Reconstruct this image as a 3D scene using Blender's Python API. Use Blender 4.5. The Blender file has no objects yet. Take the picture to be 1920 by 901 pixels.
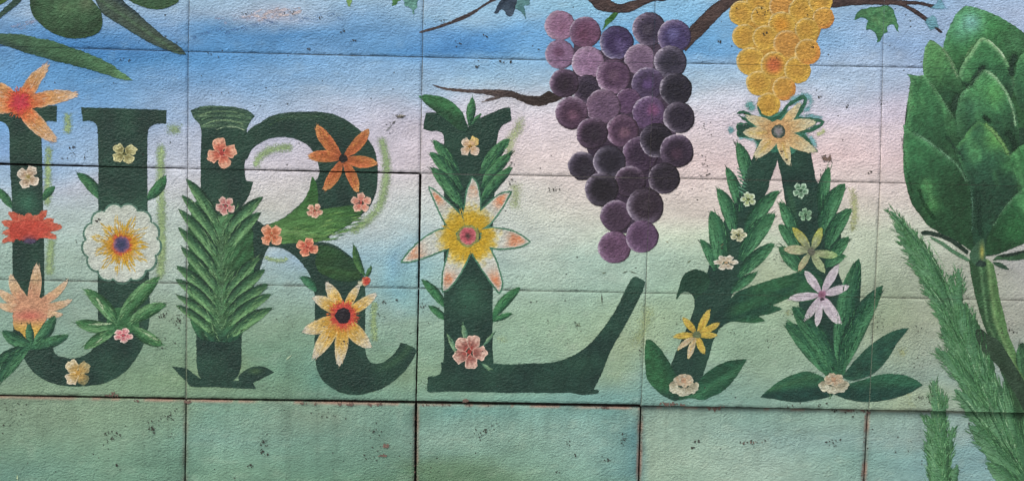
import bpy, bmesh, math, random
import numpy as np
from mathutils import Matrix, Vector, geometry

random.seed(7)
S = bpy.context.scene
COL = S.collection
R_ = math.radians

# ------------------------------------------------------------------ camera
CX, CZ, CD = 0.76017691, 0.66470901, 3.33541313
PIT, YAW, ROL = -0.06982307, -0.02516322, 0.02209223
FPX = 1.25 * 1920


def _rot():
    R0 = Matrix(((1, 0, 0), (0, 0, -1), (0, 1, 0)))
    return (Matrix.Rotation(YAW, 3, 'Z') @ Matrix.Rotation(PIT, 3, 'X') @ R0 @ Matrix.Rotation(ROL, 3, 'Z'))


CAMR = _rot()
cam_data = bpy.data.cameras.new('camera')
cam = bpy.data.objects.new('camera', cam_data)
COL.objects.link(cam)
cam.matrix_world = Matrix.Translation((CX, -CD, CZ)) @ CAMR.to_4x4()
cam_data.sensor_width = 36.0
cam_data.lens = 36.0 * 1.25
cam_data.clip_start = 0.1
cam_data.clip_end = 500
S.camera = cam

# ------------------------------------------------------------------ light
SUN_EL, SUN_AZ = R_(52), R_(-38)      # azimuth measured from the wall's outward normal, to the left
w = bpy.data.worlds.new("World")
S.world = w
w.use_nodes = True
nt = w.node_tree
bgn = nt.nodes['Background']
sky = nt.nodes.new('ShaderNodeTexSky')
sky.sky_type = 'NISHITA'
sky.sun_disc = False
sky.sun_elevation = SUN_EL
sky.air_density = 1.0
sky.dust_density = 6.0
sky.ozone_density = 0.6
nt.links.new(sky.outputs[0], bgn.inputs[0])
bgn.inputs[1].default_value = 0.09
sd = Vector((math.sin(SUN_AZ) * math.cos(SUN_EL), -math.cos(SUN_AZ) * math.cos(SUN_EL), math.sin(SUN_EL)))
sky.sun_rotation = math.atan2(sd.x, sd.y)
sl = bpy.data.lights.new('sun', 'SUN')
sl.energy = 1.25
sl.angle = R_(22)
sl.color = (1.0, 0.93, 0.84)
so = bpy.data.objects.new('sun', sl)
COL.objects.link(so)
so.rotation_euler = sd.to_track_quat('Z', 'Y').to_euler()
so.location = (0, -5, 6)
S.view_settings.view_transform = 'Standard'
S.view_settings.look = 'None'
S.view_settings.gamma = 1
S.view_settings.exposure = 0.765

# ------------------------------------------------------------------ photo pixel -> point on the wall plane
RM = np.array(CAMR)
GROUND = -0.95


def wall_pt(px, py):
    v = RM @ np.array([px - 960, -(py - 450.5), -FPX])
    t = CD / v[1]
    return CX + v[0] * t, CZ + v[2] * t


def wall_pts(P):
    P = np.asarray(P, float)
    v = np.stack([P[:, 0] - 960, -(P[:, 1] - 450.5), np.full(len(P), -FPX)], 1) @ RM.T
    t = CD / v[:, 1]
    return np.stack([CX + v[:, 0] * t, CZ + v[:, 2] * t], 1)


def to_px(XZ):
    q = np.stack([XZ[:, 0] - CX, np.full(len(XZ), CD), XZ[:, 1] - CZ], 1) @ RM
    return np.stack([960 + q[:, 0] / -q[:, 2] * FPX, 450.5 - q[:, 1] / -q[:, 2] * FPX], 1)


PXM = 0.6 / 432.0     # metres per photo pixel on the wall


# ------------------------------------------------------------------ small maths
def lin(c):
    c = np.clip(np.asarray(c, float) / 255.0, 0, 1)
    return np.where(c <= 0.04045, c / 12.92, ((c + 0.055) / 1.055) ** 2.4)


def _hash(ix, iy, seed):
    h = (ix * 374761393 + iy * 668265263 + seed * 1442695041) & 0xffffffff
    h = ((h ^ (h >> 13)) * 1274126177) & 0xffffffff
    return ((h ^ (h >> 16)) & 0xffff) / 65535.0


def vnoise(P, scale, seed=0, sx=1.0, sy=1.0):
    x = P[:, 0] / (scale * sx)
    y = P[:, 1] / (scale * sy)
    ix = np.floor(x).astype(np.int64)
    iy = np.floor(y).astype(np.int64)
    fx = x - ix
    fy = y - iy
    fx = fx * fx * (3 - 2 * fx)
    fy = fy * fy * (3 - 2 * fy)
    a = _hash(ix, iy, seed)
    b = _hash(ix + 1, iy, seed)
    c = _hash(ix, iy + 1, seed)
    d = _hash(ix + 1, iy + 1, seed)
    return (a * (1 - fx) + b * fx) * (1 - fy) + (c * (1 - fx) + d * fx) * fy * 1.0


def sst(a, b, x):
    t = np.clip((x - a) / (b - a), 0, 1)
    return t * t * (3 - 2 * t)


def mixc(a, b, f):
    f = np.asarray(f, float)[..., None]
    return np.asarray(a, float) * (1 - f) + np.asarray(b, float) * f


def Z(ox, oy, s, *v):
    return [(ox + v[i] / s, oy + v[i + 1] / s) for i in range(0, len(v), 2)]


def smooth_closed(pts, sharp=(), step=3.0):
    """Catmull-Rom through a closed outline; corners sharper than ~65 degrees stay corners."""
    n = len(pts)
    P = [np.array(p, float) for p in pts]
    tan = []
    for i in range(n):
        a, b, c = P[i - 1], P[i], P[(i + 1) % n]
        u = b - a
        v = c - b
        lu, lv = np.linalg.norm(u) + 1e-9, np.linalg.norm(v) + 1e-9
        cosv = float(u @ v) / (lu * lv)
        if cosv < 0.35:
            tan.append(None)
        else:
            d = u / lu + v / lv
            tan.append(d / (np.linalg.norm(d) + 1e-9))
    out = []
    for i in range(n):
        a, b = P[i], P[(i + 1) % n]
        L = np.linalg.norm(b - a)
        La = np.linalg.norm(a - P[i - 1])
        Lb = np.linalg.norm(P[(i + 2) % n] - b)
        k = max(1, int(round(L / step)))
        ta = tan[i] if tan[i] is not None else (b - a) / (L + 1e-9)
        tb = tan[(i + 1) % n] if tan[(i + 1) % n] is not None else (b - a) / (L + 1e-9)
        for j in range(k):
            t = j / k
            h1 = 2 * t ** 3 - 3 * t ** 2 + 1
            h2 = t ** 3 - 2 * t ** 2 + t
            h3 = -2 * t ** 3 + 3 * t ** 2
            h4 = t ** 3 - t ** 2
            out.append(h1 * a + h2 * min(L, 1.6 * La) * ta + h3 * b + h4 * min(L, 1.6 * Lb) * tb)
    return np.array(out)


def pip(P, poly):
    x, y = P[:, 0], P[:, 1]
    inside = np.zeros(len(P), bool)
    X, Y = poly[:, 0], poly[:, 1]
    j = len(poly) - 1
    for i in range(len(poly)):
        c = ((Y[i] > y) != (Y[j] > y))
        if c.any():
            xi = (X[j] - X[i]) * (y - Y[i]) / (Y[j] - Y[i] + 1e-12) + X[i]
            inside ^= c & (x < xi)
        j = i
    return inside


def pdist(P, poly):
    A = poly
    B = np.roll(poly, -1, 0)
    AB = B - A
    L2 = (AB ** 2).sum(1) + 1e-12
    out = np.empty(len(P))
    for s in range(0, len(P), 4000):
        Q = P[s:s + 4000]
        t = np.clip(((Q[:, None, :] - A[None]) * AB[None]).sum(2) / L2[None], 0, 1)
        D = Q[:, None, :] - (A[None] + t[..., None] * AB[None])
        out[s:s + 4000] = np.sqrt((D ** 2).sum(2)).min(1)
    return out


# ------------------------------------------------------------------ wall panels: joints as measured
U0, U1, V0, V1 = -2, 6, -3, 5
PH = 0.30070405
node = {}
for u in range(U0, U1 + 1):
    for v in range(V0, V1 + 1):
        node[u, v] = (u * 0.6, v * PH)
meas = {(0, 4): (357, -118), (1, 4): (796, -110), (2, 4): (1232, -98), (3, 4): (1660, -90),
        (0, 3): (353, 97), (1, 3): (792, 107.5), (2, 3): (1225, 118), (3, 3): (1655, 126),
        (0, 2): (352, 316), (1, 2): (788, 325), (2, 2): (1218, 333.5), (3, 2): (1650, 342.5),
        (0, 1): (350, 531), (1, 1): (785, 540.5), (2, 1): (1211, 549), (3, 1): (1640, 557.5),
        (0, 0): (349, 747), (1, 0): (780, 753.5), (2, 0): (1202, 760.5), (3, 0): (1629, 768),
        (0, -1): (346, 968), (1, -1): (778, 972), (2, -1): (1196, 978), (3, -1): (1618, 985),
        (-1, 3): (-90, 84), (-1, 2): (-85, 305), (-1, 1): (-84, 522), (-1, 0): (-82, 739), (-1, -1): (-84, 962),
        (4, 3): (2090, 135), (4, 2): (2082, 353), (4, 1): (2070, 566), (4, 0): (2056, 776), (4, -1): (2044, 992)}
for k, p in meas.items():
    node[k] = wall_pt(*p)
# joint widths in photo pixels (start, end)
HG = {(-1, 2): (5.2, 1.0), (0, 2): (0.7, 3.4), (1, 2): (1.2, 1.5), (-1, 0): (3.2, 4.6), (0, 0): (3.4, 5.6),
      (1, 0): (6.4, 6.4), (2, 0): (2.2, 2.2), (3, 0): (1.8, 1.8), (-1, 3): (0.8, 0.8), (0, 3): (0.8, 1.5), (1, 3): (0.8, 0.7), (2, 3): (0.6, 0.6), (3, 3): (0.6, 0.6), (2, 2): (0.9, 1.2), (-1, 1): (1.2, 1.5)}
VG = {(1, 1): (3.0, 4.4), (1, 0): (2.6, 2.4), (1, -1): (4.0, 4.2), (0, -1): (2.6, 2.6), (0, 0): (2.4, 2.4), (0, 1): (1.8, 0.8),
      (2, -1): (3.0, 3.0), (3, -1): (3.0, 2.6), (3, 1): (2.2, 1.4), (3, 0): (1.3, 1.6), (1, 2): (0.9, 1.2), (1, 3): (1.0, 1.0),
      (2, 0): (0.9, 0.9), (2, 1): (0.8, 0.7)}
DEP = {(-1, -1): 0.000, (0, -1): -0.001, (1, -1): 0.004, (2, -1): 0.009, (3, -1): 0.0115, (4, -1): 0.011}


def panel_depth(u, v):
    if (u, v) in DEP:
        return DEP[u, v]
    if v == -1:
        return 0.004
    rr = random.Random(u * 31 + v * 7 + 5)
    return rr.uniform(-0.0002, 0.0002) + (0.002 if v < -1 else 0)


def panel_quad(u, v):
    """corners bl, br, tr, tl of panel (u,v) in wall metres, joints taken off"""
    a, b, c, d = [np.array(node[k]) for k in ((u, v), (u + 1, v), (u + 1, v + 1), (u, v + 1))]
    hb = HG.get((u, v), (0.7, 0.7))
    ht = HG.get((u, v + 1), (0.7, 0.7))
    vl = VG.get((u, v), (0.7, 0.7))
    vr = VG.get((u + 1, v), (0.7, 0.7))
    k = PXM / 2
    return np.array([(a[0] + vl[0] * k, a[1] + hb[0] * k), (b[0] - vr[0] * k, b[1] + hb[1] * k),
                     (c[0] - vr[1] * k, c[1] - ht[1] * k), (d[0] + vl[1] * k, d[1] - ht[0] * k)])


PQ = {(u, v): panel_quad(u, v) for u in range(U0, U1) for v in range(V0, V1)}

# ------------------------------------------------------------------ painted background colours (rows of samples)
ROWS = {
 -60: [0, (150, 178, 210), 900, (155, 190, 222), 1900, (160, 182, 216)],
 0: [0, (140, 168, 202), 350, (150, 178, 208), 450, (155, 182, 212), 620, (155, 185, 214), 800, (150, 180, 214), 950, (148, 188, 220), 1150, (142, 192, 222), 1300, (146, 188, 222), 1600, (158, 184, 218), 1750, (145, 175, 213), 1900, (160, 180, 214)],
 30: [0, (128, 160, 200), 40, (150, 170, 200), 160, (120, 155, 200), 300, (143, 170, 205), 450, (158, 178, 208), 540, (176, 182, 206), 600, (150, 172, 206), 650, (126, 162, 205), 780, (145, 180, 214), 900, (150, 184, 218), 1000, (138, 180, 218), 1300, (122, 172, 216), 1700, (150, 175, 214), 1900, (165, 180, 213)],
 60: [0, (112, 150, 200), 60, (98, 145, 198), 200, (88, 138, 196), 350, (122, 155, 200), 400, (92, 140, 194), 540, (84, 134, 190), 640, (100, 146, 198), 720, (110, 154, 204), 800, (104, 150, 204), 900, (90, 142, 200), 1000, (108, 158, 210), 1300, (104, 160, 212), 1640, (150, 176, 214), 1900, (162, 178, 212)],
 92: [0, (96, 142, 196), 60, (78, 128, 188), 150, (66, 120, 182), 250, (76, 128, 188), 400, (86, 138, 194), 600, (108, 152, 204), 700, (98, 148, 202), 850, (78, 132, 194), 950, (84, 138, 198), 1010, (112, 160, 210), 1320, (100, 154, 208), 1600, (145, 174, 213), 1660, (138, 165, 208), 1900, (150, 172, 210)],
 116: [0, (102, 150, 202), 200, (74, 128, 188), 300, (84, 138, 195), 450, (98, 146, 200), 650, (134, 170, 213), 800, (130, 168, 212), 950, (134, 174, 214), 1320, (132, 170, 213), 1600, (164, 184, 218), 1700, (150, 172, 212)],
 150: [0, (100, 150, 204), 150, (98, 148, 202), 300, (108, 150, 200), 450, (116, 156, 204), 600, (140, 170, 208), 750, (150, 178, 213), 900, (158, 188, 218), 1000, (156, 186, 218), 1320, (166, 190, 218), 1600, (170, 188, 218), 1680, (164, 180, 213)],
 190: [0, (108, 152, 206), 150, (112, 154, 204), 250, (124, 160, 204), 350, (140, 166, 205), 600, (164, 180, 208), 720, (172, 184, 210), 800, (170, 186, 213), 950, (192, 198, 212), 1330, (190, 200, 218), 1600, (184, 193, 217), 1680, (184, 188, 212)],
 240: [0, (118, 160, 212), 130, (132, 166, 210), 330, (164, 178, 208), 720, (184, 188, 208), 770, (186, 188, 208), 980, (203, 198, 210), 1340, (203, 195, 208), 1500, (203, 195, 211), 1600, (206, 194, 208), 1680, (202, 188, 203)],
 300: [0, (134, 165, 212), 130, (150, 174, 208), 330, (176, 188, 208), 530, (190, 192, 207), 750, (192, 189, 203), 1000, (207, 196, 202), 1330, (208, 189, 196), 1600, (210, 188, 196), 1670, (206, 187, 196)],
 350: [0, (165, 184, 204), 130, (172, 184, 202), 330, (182, 192, 202), 530, (190, 192, 197), 750, (187, 192, 198), 1000, (197, 198, 196), 1300, (206, 194, 196), 1600, (205, 193, 196), 1680, (203, 193, 196)],
 400: [0, (162, 188, 188), 130, (162, 186, 186), 330, (172, 192, 190), 500, (184, 191, 186), 560, (184, 191, 190), 740, (176, 196, 198), 1000, (187, 200, 190), 1300, (198, 196, 190), 1600, (188, 194, 182), 1670, (188, 196, 186)],
 440: [0, (150, 182, 174), 130, (152, 182, 174), 320, (163, 187, 178), 700, (162, 186, 192), 760, (165, 190, 194), 1050, (178, 197, 186), 1300, (178, 200, 178), 1650, (174, 193, 173), 1900, (172, 182, 176)],
 490: [0, (142, 176, 163), 130, (146, 177, 163), 320, (156, 182, 168), 470, (168, 190, 192), 540, (152, 178, 200), 600, (150, 180, 196), 720, (146, 181, 194), 755, (134, 176, 200), 850, (150, 188, 186), 1030, (162, 191, 177), 1100, (157, 191, 177), 1250, (152, 186, 167), 1440, (162, 187, 157), 1650, (162, 186, 162), 1850, (168, 178, 168), 1900, (165, 173, 173)],
 540: [0, (132, 171, 156), 130, (136, 171, 156), 320, (146, 176, 161), 520, (140, 176, 166), 700, (142, 178, 177), 755, (132, 176, 186), 850, (145, 185, 172), 1000, (151, 186, 167), 1100, (147, 186, 167), 1250, (143, 182, 158), 1440, (158, 182, 150), 1650, (152, 177, 151), 1850, (160, 174, 160), 1900, (164, 173, 167)],
 600: [0, (128, 167, 148), 110, (128, 163, 147), 320, (128, 161, 136), 540, (122, 160, 134), 740, (133, 171, 151), 1000, (138, 177, 148), 1100, (142, 181, 151), 1220, (146, 179, 145), 1400, (138, 177, 147), 1680, (148, 173, 142), 1900, (157, 168, 157)],
 650: [0, (122, 162, 142), 110, (122, 162, 142), 300, (117, 156, 126), 520, (110, 154, 126), 740, (118, 160, 136), 1000, (136, 176, 148), 1180, (142, 171, 136), 1250, (137, 176, 147), 1420, (132, 171, 142), 1700, (146, 172, 147), 1860, (147, 167, 156)],
 700: [0, (116, 152, 126), 300, (113, 152, 118), 460, (118, 155, 112), 560, (98, 150, 128), 780, (122, 161, 127), 1000, (124, 166, 142), 1150, (132, 167, 136), 1200, (122, 166, 151), 1430, (132, 167, 142), 1600, (130, 166, 148), 1700, (130, 162, 146), 1880, (137, 162, 157)],
 738: [0, (116, 152, 122), 350, (112, 151, 117), 500, (106, 146, 116), 600, (96, 142, 120), 780, (112, 156, 131), 1000, (112, 161, 143), 1150, (112, 156, 147), 1300, (112, 156, 142), 1500, (122, 161, 142), 1700, (143, 167, 136), 1880, (128, 157, 147)],
 770: [0, (106, 140, 112), 200, (110, 148, 116), 330, (106, 145, 116), 400, (100, 150, 126), 600, (112, 146, 122), 750, (98, 145, 126), 850, (98, 150, 136), 1000, (107, 156, 141), 1150, (98, 147, 137), 1230, (118, 152, 134), 1400, (112, 156, 141), 1600, (122, 161, 141), 1700, (122, 162, 147), 1900, (122, 156, 152)],
 820: [0, (100, 140, 112), 200, (106, 146, 117), 320, (97, 146, 121), 400, (107, 156, 136), 600, (97, 142, 121), 740, (92, 136, 116), 850, (118, 161, 141), 1000, (112, 156, 137), 1100, (118, 162, 147), 1160, (104, 150, 140), 1190, (82, 127, 127), 1215, (128, 163, 142), 1280, (124, 162, 143), 1450, (118, 157, 147), 1600, (112, 150, 142), 1750, (122, 155, 148), 1900, (120, 151, 150)],
 850: [0, (94, 140, 114), 200, (102, 146, 117), 330, (90, 138, 113), 400, (104, 153, 128), 600, (92, 139, 116), 750, (88, 132, 110), 850, (104, 150, 128), 1000, (104, 150, 128), 1100, (113, 159, 142), 1170, (98, 143, 135), 1195, (83, 127, 127), 1220, (130, 165, 142), 1450, (126, 163, 149), 1600, (110, 155, 142), 1750, (112, 153, 150), 1900, (114, 151, 154)],
 880: [0, (88, 136, 116), 200, (98, 146, 117), 330, (84, 131, 106), 400, (102, 151, 121), 600, (88, 137, 112), 750, (84, 130, 104), 800, (86, 128, 94), 880, (88, 130, 98), 950, (96, 139, 108), 1100, (108, 156, 137), 1170, (92, 137, 130), 1195, (84, 128, 126), 1220, (132, 166, 142), 1450, (132, 167, 151), 1600, (112, 157, 142), 1750, (107, 147, 147), 1900, (112, 150, 152)],
 960: [0, (80, 130, 106), 400, (92, 140, 112), 850, (66, 114, 70), 1200, (100, 148, 120), 1450, (120, 158, 138), 1900, (104, 142, 138)],
 1500: [0, (60, 104, 66), 900, (64, 110, 66), 1900, (72, 116, 80)],
}
RK = sorted(ROWS)


def bg_color(P):
    P = np.asarray(P, float)
    n1 = vnoise(P, 60, 3, 1.6, 0.8) - 0.5
    n2 = vnoise(P, 22, 4, 1.6, 0.8) - 0.5
    x = P[:, 0] + n1 * 70 + n2 * 16
    y = P[:, 1] + (vnoise(P, 55, 9, 1.8, 0.8) - 0.5) * 26 + (vnoise(P, 16, 8, 1.8, 0.8) - 0.5) * 7
    # the joint between the two rows parts the two coats of paint
    joint = 741 + 0.0163 * P[:, 0] + 3
    low = P[:, 1] > joint
    y = np.where(low, np.maximum(y, 765), np.minimum(y, 742))
    rows = []
    for k in RK:
        r = ROWS[k]
        xs = r[0::2]
        cs = np.array(r[1::2], float)
        xw = np.where(P[:, 0] > 1100, P[:, 0], x) if k in (820, 850, 880) else x
        rows.append(np.stack([np.interp(xw, xs, cs[:, i]) for i in range(3)], 1))
    rows = np.array(rows)
    idx = np.clip(np.searchsorted(RK, y) - 1, 0, len(RK) - 2)
    k0 = np.array(RK)[idx]
    k1 = np.array(RK)[idx + 1]
    f = np.clip((y - k0) / (k1 - k0), 0, 1)
    ar = np.arange(len(P))
    c = rows[idx, ar] * (1 - f[:, None]) + rows[idx + 1, ar] * f[:, None]
    pk = sst(2, 14, c[:, 0] - c[:, 1])
    c = c + pk[:, None] * np.array((-2.5, 2.5, 0))
    gm = c.mean(1, keepdims=True)
    c = gm + (c - gm) * (0.95 - 0.10 * low)[:, None]
    c = c * (1 + 0.045 * low)[:, None]
    ex = np.clip(c[:, 1] - (c[:, 0] + c[:, 2]) / 2, 0, None)
    c[:, 0] -= 9 * sst(20, 50, c[:, 2] - c[:, 0])
    c[:, 1] -= 0.16 * ex
    c[:, 2] += 0.06 * ex
    c *= (1 + 0.03 * sst(0, 20, ex))[:, None]
    # uneven sponged coat, a few drips low down
    n = (vnoise(P, 30, 21, 1.4, 0.9) - 0.5) * 0.07 + (vnoise(P, 11, 22, 1.5, 0.8) - 0.5) * 0.075 + (vnoise(P, 5, 23, 1.2, 0.9) - 0.5) * 0.06
    dr = np.clip(vnoise(P, 9, 24, 1.0, 30.0) - 0.66, 0, 1) * sst(600, 760, P[:, 1]) * 0.12
    dr += 0.07 * np.exp(-((P[:, 0] - 597) / 3.0) ** 2) * sst(660, 700, P[:, 1]) + 0.06 * np.exp(-((P[:, 0] - 541) / 5.0) ** 2) * sst(560, 700, P[:, 1]) + 0.06 * np.exp(-((P[:, 0] - 628) / 7.0) ** 2) * sst(700, 760, P[:, 1])
    c = c * (1 + n - dr - 0.035 * sst(450, 500, P[:, 1]) * sst(742, 700, P[:, 1]) * (1 + 1.1 * sst(1500, 1680, P[:, 0])))[:, None]
    return c


# ------------------------------------------------------------------ materials
def paint_material(name, bump=1.0, pits=1.0, grain=0.16, rough=0.78, use_alpha=False, seed=0.0, fuzz=2.0, crest_k=0.4):
    m = bpy.data.materials.new(name)
    m.use_nodes = True
    t = m.node_tree
    N, L = t.nodes, t.links
    N.clear()

    def nd(ty, **k):
        q = N.new(ty)
        for a, b in k.items():
            setattr(q, a, b)
        return q

    def math_(op, a, b=None, c=None, clamp=False):
        q = nd('ShaderNodeMath', operation=op, use_clamp=clamp)
        for i, x in enumerate((a, b, c)):
            if x is None:
                continue
            if isinstance(x, (int, float)):
                q.inputs[i].default_value = x
            else:
                L.new(x, q.inputs[i])
        return q.outputs[0]

    def noise(vec, scale, detail=2.0, rough_=0.5, dist=0.0):
        q = nd('ShaderNodeTexNoise')
        L.new(vec, q.inputs['Vector'])
        q.inputs['Scale'].default_value = scale
        q.inputs['Detail'].default_value = detail
        q.inputs['Roughness'].default_value = rough_
        q.inputs['Distortion'].default_value = dist
        return q

    def vmap(vec, sc, loc=(0, 0, 0), rot=(0, 0, 0)):
        q = nd('ShaderNodeMapping')
        L.new(vec, q.inputs['Vector'])
        q.inputs['Scale'].default_value = sc
        q.inputs['Location'].default_value = loc
        q.inputs['Rotation'].default_value = rot
        return q.outputs[0]

    geo = nd('ShaderNodeNewGeometry')
    pos0 = geo.outputs['Position']
    flat = vmap(pos0, (1, 0, 1))                       # the wall's own plane: every coat shares one relief
    # warped coordinates: the ripple turns this way and that
    wn = noise(flat, 5.0, 2.0)
    sub = nd('ShaderNodeVectorMath', operation='SUBTRACT')
    L.new(wn.outputs['Color'], sub.inputs[0])
    sub.inputs[1].default_value = (0.5, 0.5, 0.5)
    scl = nd('ShaderNodeVectorMath', operation='SCALE')
    L.new(sub.outputs[0], scl.inputs[0])
    scl.inputs['Scale'].default_value = 0.03
    add = nd('ShaderNodeVectorMath', operation='ADD')
    L.new(flat, add.inputs[0])
    L.new(scl.outputs[0], add.inputs[1])
    warp = add.outputs[0]
    r1 = noise(vmap(warp, (0.70, 1, 1.05), (0, 0, 0), (0, 0.25, 0)), 200.0, 1.0, 0.5, 0.0)
    r2 = noise(vmap(warp, (0.9, 1, 1)), 300.0, 2.0, 0.6)
    r3 = noise(flat, 7.0, 3.0)
    rid = math_('ABSOLUTE', math_('SUBTRACT', r1.outputs[0], 0.5))
    ridge = math_('SUBTRACT', 1.0, math_('MULTIPLY', rid, 5.0), clamp=True)
    h = math_('ADD', math_('MULTIPLY', r1.outputs[0], 1.5), math_('MULTIPLY', ridge, 0.0))
    h = math_('ADD', h, math_('MULTIPLY', r2.outputs[0], 0.62))
    h = math_('MULTIPLY', h, math_('ADD', 0.2, math_('MULTIPLY', r3.outputs[0], 1.6)))
    # pits: small voids, thicker in some places
    vo = nd('ShaderNodeTexVoronoi', feature='F1')
    L.new(vmap(warp, (1, 1, 1.2), (seed, 0, seed)), vo.inputs['Vector'])
    vo.inputs['Scale'].default_value = 70.0
    sepc = nd('ShaderNodeSeparateColor')
    L.new(vo.outputs['Color'], sepc.inputs[0])
    cl = noise(vmap(flat, (1, 1, 1), (3.1 + seed, 0, 1.7)), 6.5, 3.0, 0.6)
    dens = math_('MULTIPLY', math_('SUBTRACT', cl.outputs[0], 0.45, clamp=True), 1.1 * pits)
    has = math_('LESS_THAN', sepc.outputs[0], math_('ADD', dens, 0.006 * pits))
    rad = math_('ADD', 0.06, math_('MULTIPLY', sepc.outputs[1], 0.16))
    pit = math_('MULTIPLY', has, math_('SUBTRACT', 1.0, math_('DIVIDE', vo.outputs['Distance'], rad), clamp=True))
    pit = math_('MULTIPLY', pit, 2.4, clamp=True)
    h = math_('SUBTRACT', h, math_('MULTIPLY', pit, 0.9))
    bp = nd('ShaderNodeBump')
    bp.inputs['Strength'].default_value = 0.62 * bump
    bp.inputs['Distance'].default_value = 0.0028
    L.new(h, bp.inputs['Height'])
    # colour: the coat's own hue, brush grain, thin spots, pits
    at = nd('ShaderNodeAttribute', attribute_name='Col')
    g1 = noise(vmap(warp, (1, 1, 2.2)), 120.0, 3.0, 0.6)
    g2 = noise(flat, 420.0, 2.0, 0.7)
    g3 = noise(flat, 14.0, 3.0, 0.6)
    g = math_('ADD', math_('MULTIPLY', math_('SUBTRACT', g1.outputs[0], 0.5), grain * 1.6),
              math_('MULTIPLY', math_('SUBTRACT', g2.outputs[0], 0.5), grain * 2.2))
    g = math_('ADD', g, math_('MULTIPLY', math_('SUBTRACT', g3.outputs[0], 0.5), grain * 0.9))
    g = math_('ADD', 1.0, g)
    mul = nd('ShaderNodeVectorMath', operation='SCALE')
    L.new(at.outputs['Color'], mul.inputs[0])
    L.new(g, mul.inputs['Scale'])
    # rubbed crests show the pale ground coat
    crest = math_('MULTIPLY', math_('SUBTRACT', math_('ADD', math_('MULTIPLY', r1.outputs[0], 0.5), math_('MULTIPLY', g2.outputs[0], 0.5)), 0.64, clamp=True), 5.0, clamp=True)
    mx = nd('ShaderNodeMix', data_type='RGBA')
    L.new(math_('MULTIPLY', crest, crest_k), mx.inputs['Factor'])
    L.new(mul.outputs[0], mx.inputs['A'])
    mx.inputs['B'].default_value = (0.50, 0.52, 0.50, 1)
    mp = nd('ShaderNodeMix', data_type='RGBA')
    L.new(math_('MULTIPLY', pit, 0.85), mp.inputs['Factor'])
    L.new(mx.outputs['Result'], mp.inputs['A'])
    mp.inputs['B'].default_value = (0.035, 0.038, 0.034, 1)
    bs = nd('ShaderNodeBsdfPrincipled')
    L.new(mp.outputs['Result'], bs.inputs['Base Color'])
    bs.inputs['Roughness'].default_value = rough
    bs.inputs['Specular IOR Level'].default_value = 0.3
    L.new(bp.outputs[0], bs.inputs['Normal'])
    out = nd('ShaderNodeOutputMaterial')
    if use_alpha:
        # dry brush: the edge of a stroke breaks up on the grain of the wall
        e = math_('ADD', math_('MULTIPLY', r2.outputs[0], 0.45), math_('ADD', math_('MULTIPLY', g2.outputs[0], 0.3), math_('MULTIPLY', r1.outputs[0], 0.25)))
        e = math_('ADD', math_('MULTIPLY', math_('SUBTRACT', e, 0.5), fuzz), 0.5, clamp=True)
        e = math_('ADD', 0.5, math_('MULTIPLY', math_('SUBTRACT', math_('MULTIPLY', at.outputs['Alpha'], 1.3), math_('ADD', e, 0.12)), 1.7 if name == 'dry_brush_paint' else 4.0), clamp=True)
        e = math_('MULTIPLY', e, math_('GREATER_THAN', at.outputs['Alpha'], 0.02))
        tr = nd('ShaderNodeBsdfTransparent')
        ms = nd('ShaderNodeMixShader')
        L.new(e, ms.inputs[0])
        L.new(tr.outputs[0], ms.inputs[1])
        L.new(bs.outputs[0], ms.inputs[2])
        L.new(ms.outputs[0], out.inputs[0])
    else:
        L.new(bs.outputs[0], out.inputs[0])
    return m


M_PANEL = paint_material('painted_concrete', 1.0, 1.0, 0.20)
M_PAINT = paint_material('mural_paint', 1.0, 0.45, 0.36, 0.72, True, 0.0, 2.2, 0.3)
M_DARK = paint_material('dark_green_paint', 1.0, 0.35, 0.42, 0.6, True, 2.0, 2.0, 0.22)
M_FUZZ = paint_material('dry_brush_paint', 1.0, 0.5, 0.30, 0.8, True, 1.0, 2.2)


M_STROKE = paint_material('bristle_paint', 1.0, 0.2, 0.30, 0.75)


def plain_material(name, c, rough=0.9, scale=40, amp=0.3, bump=0.3):
    m = bpy.data.materials.new(name)
    m.use_nodes = True
    t = m.node_tree
    bs = t.nodes['Principled BSDF']
    n = t.nodes.new('ShaderNodeTexNoise')
    n.inputs['Scale'].default_value = scale
    n.inputs['Detail'].default_value = 6
    r = t.nodes.new('ShaderNodeValToRGB')
    r.color_ramp.elements[0].position = 0.3
    r.color_ramp.elements[1].position = 0.7
    r.color_ramp.elements[0].color = (*[x * (1 - amp) for x in c], 1)
    r.color_ramp.elements[1].color = (*[min(1, x * (1 + amp)) for x in c], 1)
    ge = t.nodes.new('ShaderNodeNewGeometry')
    t.links.new(ge.outputs['Position'], n.inputs['Vector'])
    t.links.new(n.outputs[0], r.inputs[0])
    t.links.new(r.outputs[0], bs.inputs['Base Color'])
    bs.inputs['Roughness'].default_value = rough
    b = t.nodes.new('ShaderNodeBump')
    b.inputs['Strength'].default_value = bump
    b.inputs['Distance'].default_value = 0.003
    t.links.new(n.outputs[0], b.inputs['Height'])
    t.links.new(b.outputs[0], bs.inputs['Normal'])
    return m


M_GROUT = plain_material('joint_mortar', (0.035, 0.030, 0.026))
M_CHIP = plain_material('bare_reddish_concrete', (0.14, 0.10, 0.085), 0.9, 220, 0.35, 0.6)
M_ASPH = plain_material('pavement_asphalt', (0.09, 0.088, 0.085), 0.95, 60, 0.35, 0.5)
M_SLAB = plain_material('pavement_concrete', (0.26, 0.25, 0.235), 0.95, 25, 0.2, 0.4)
M_PIT = plain_material('pit_shadow', (0.032, 0.034, 0.030), 0.95, 200, 0.4, 0.2)


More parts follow.
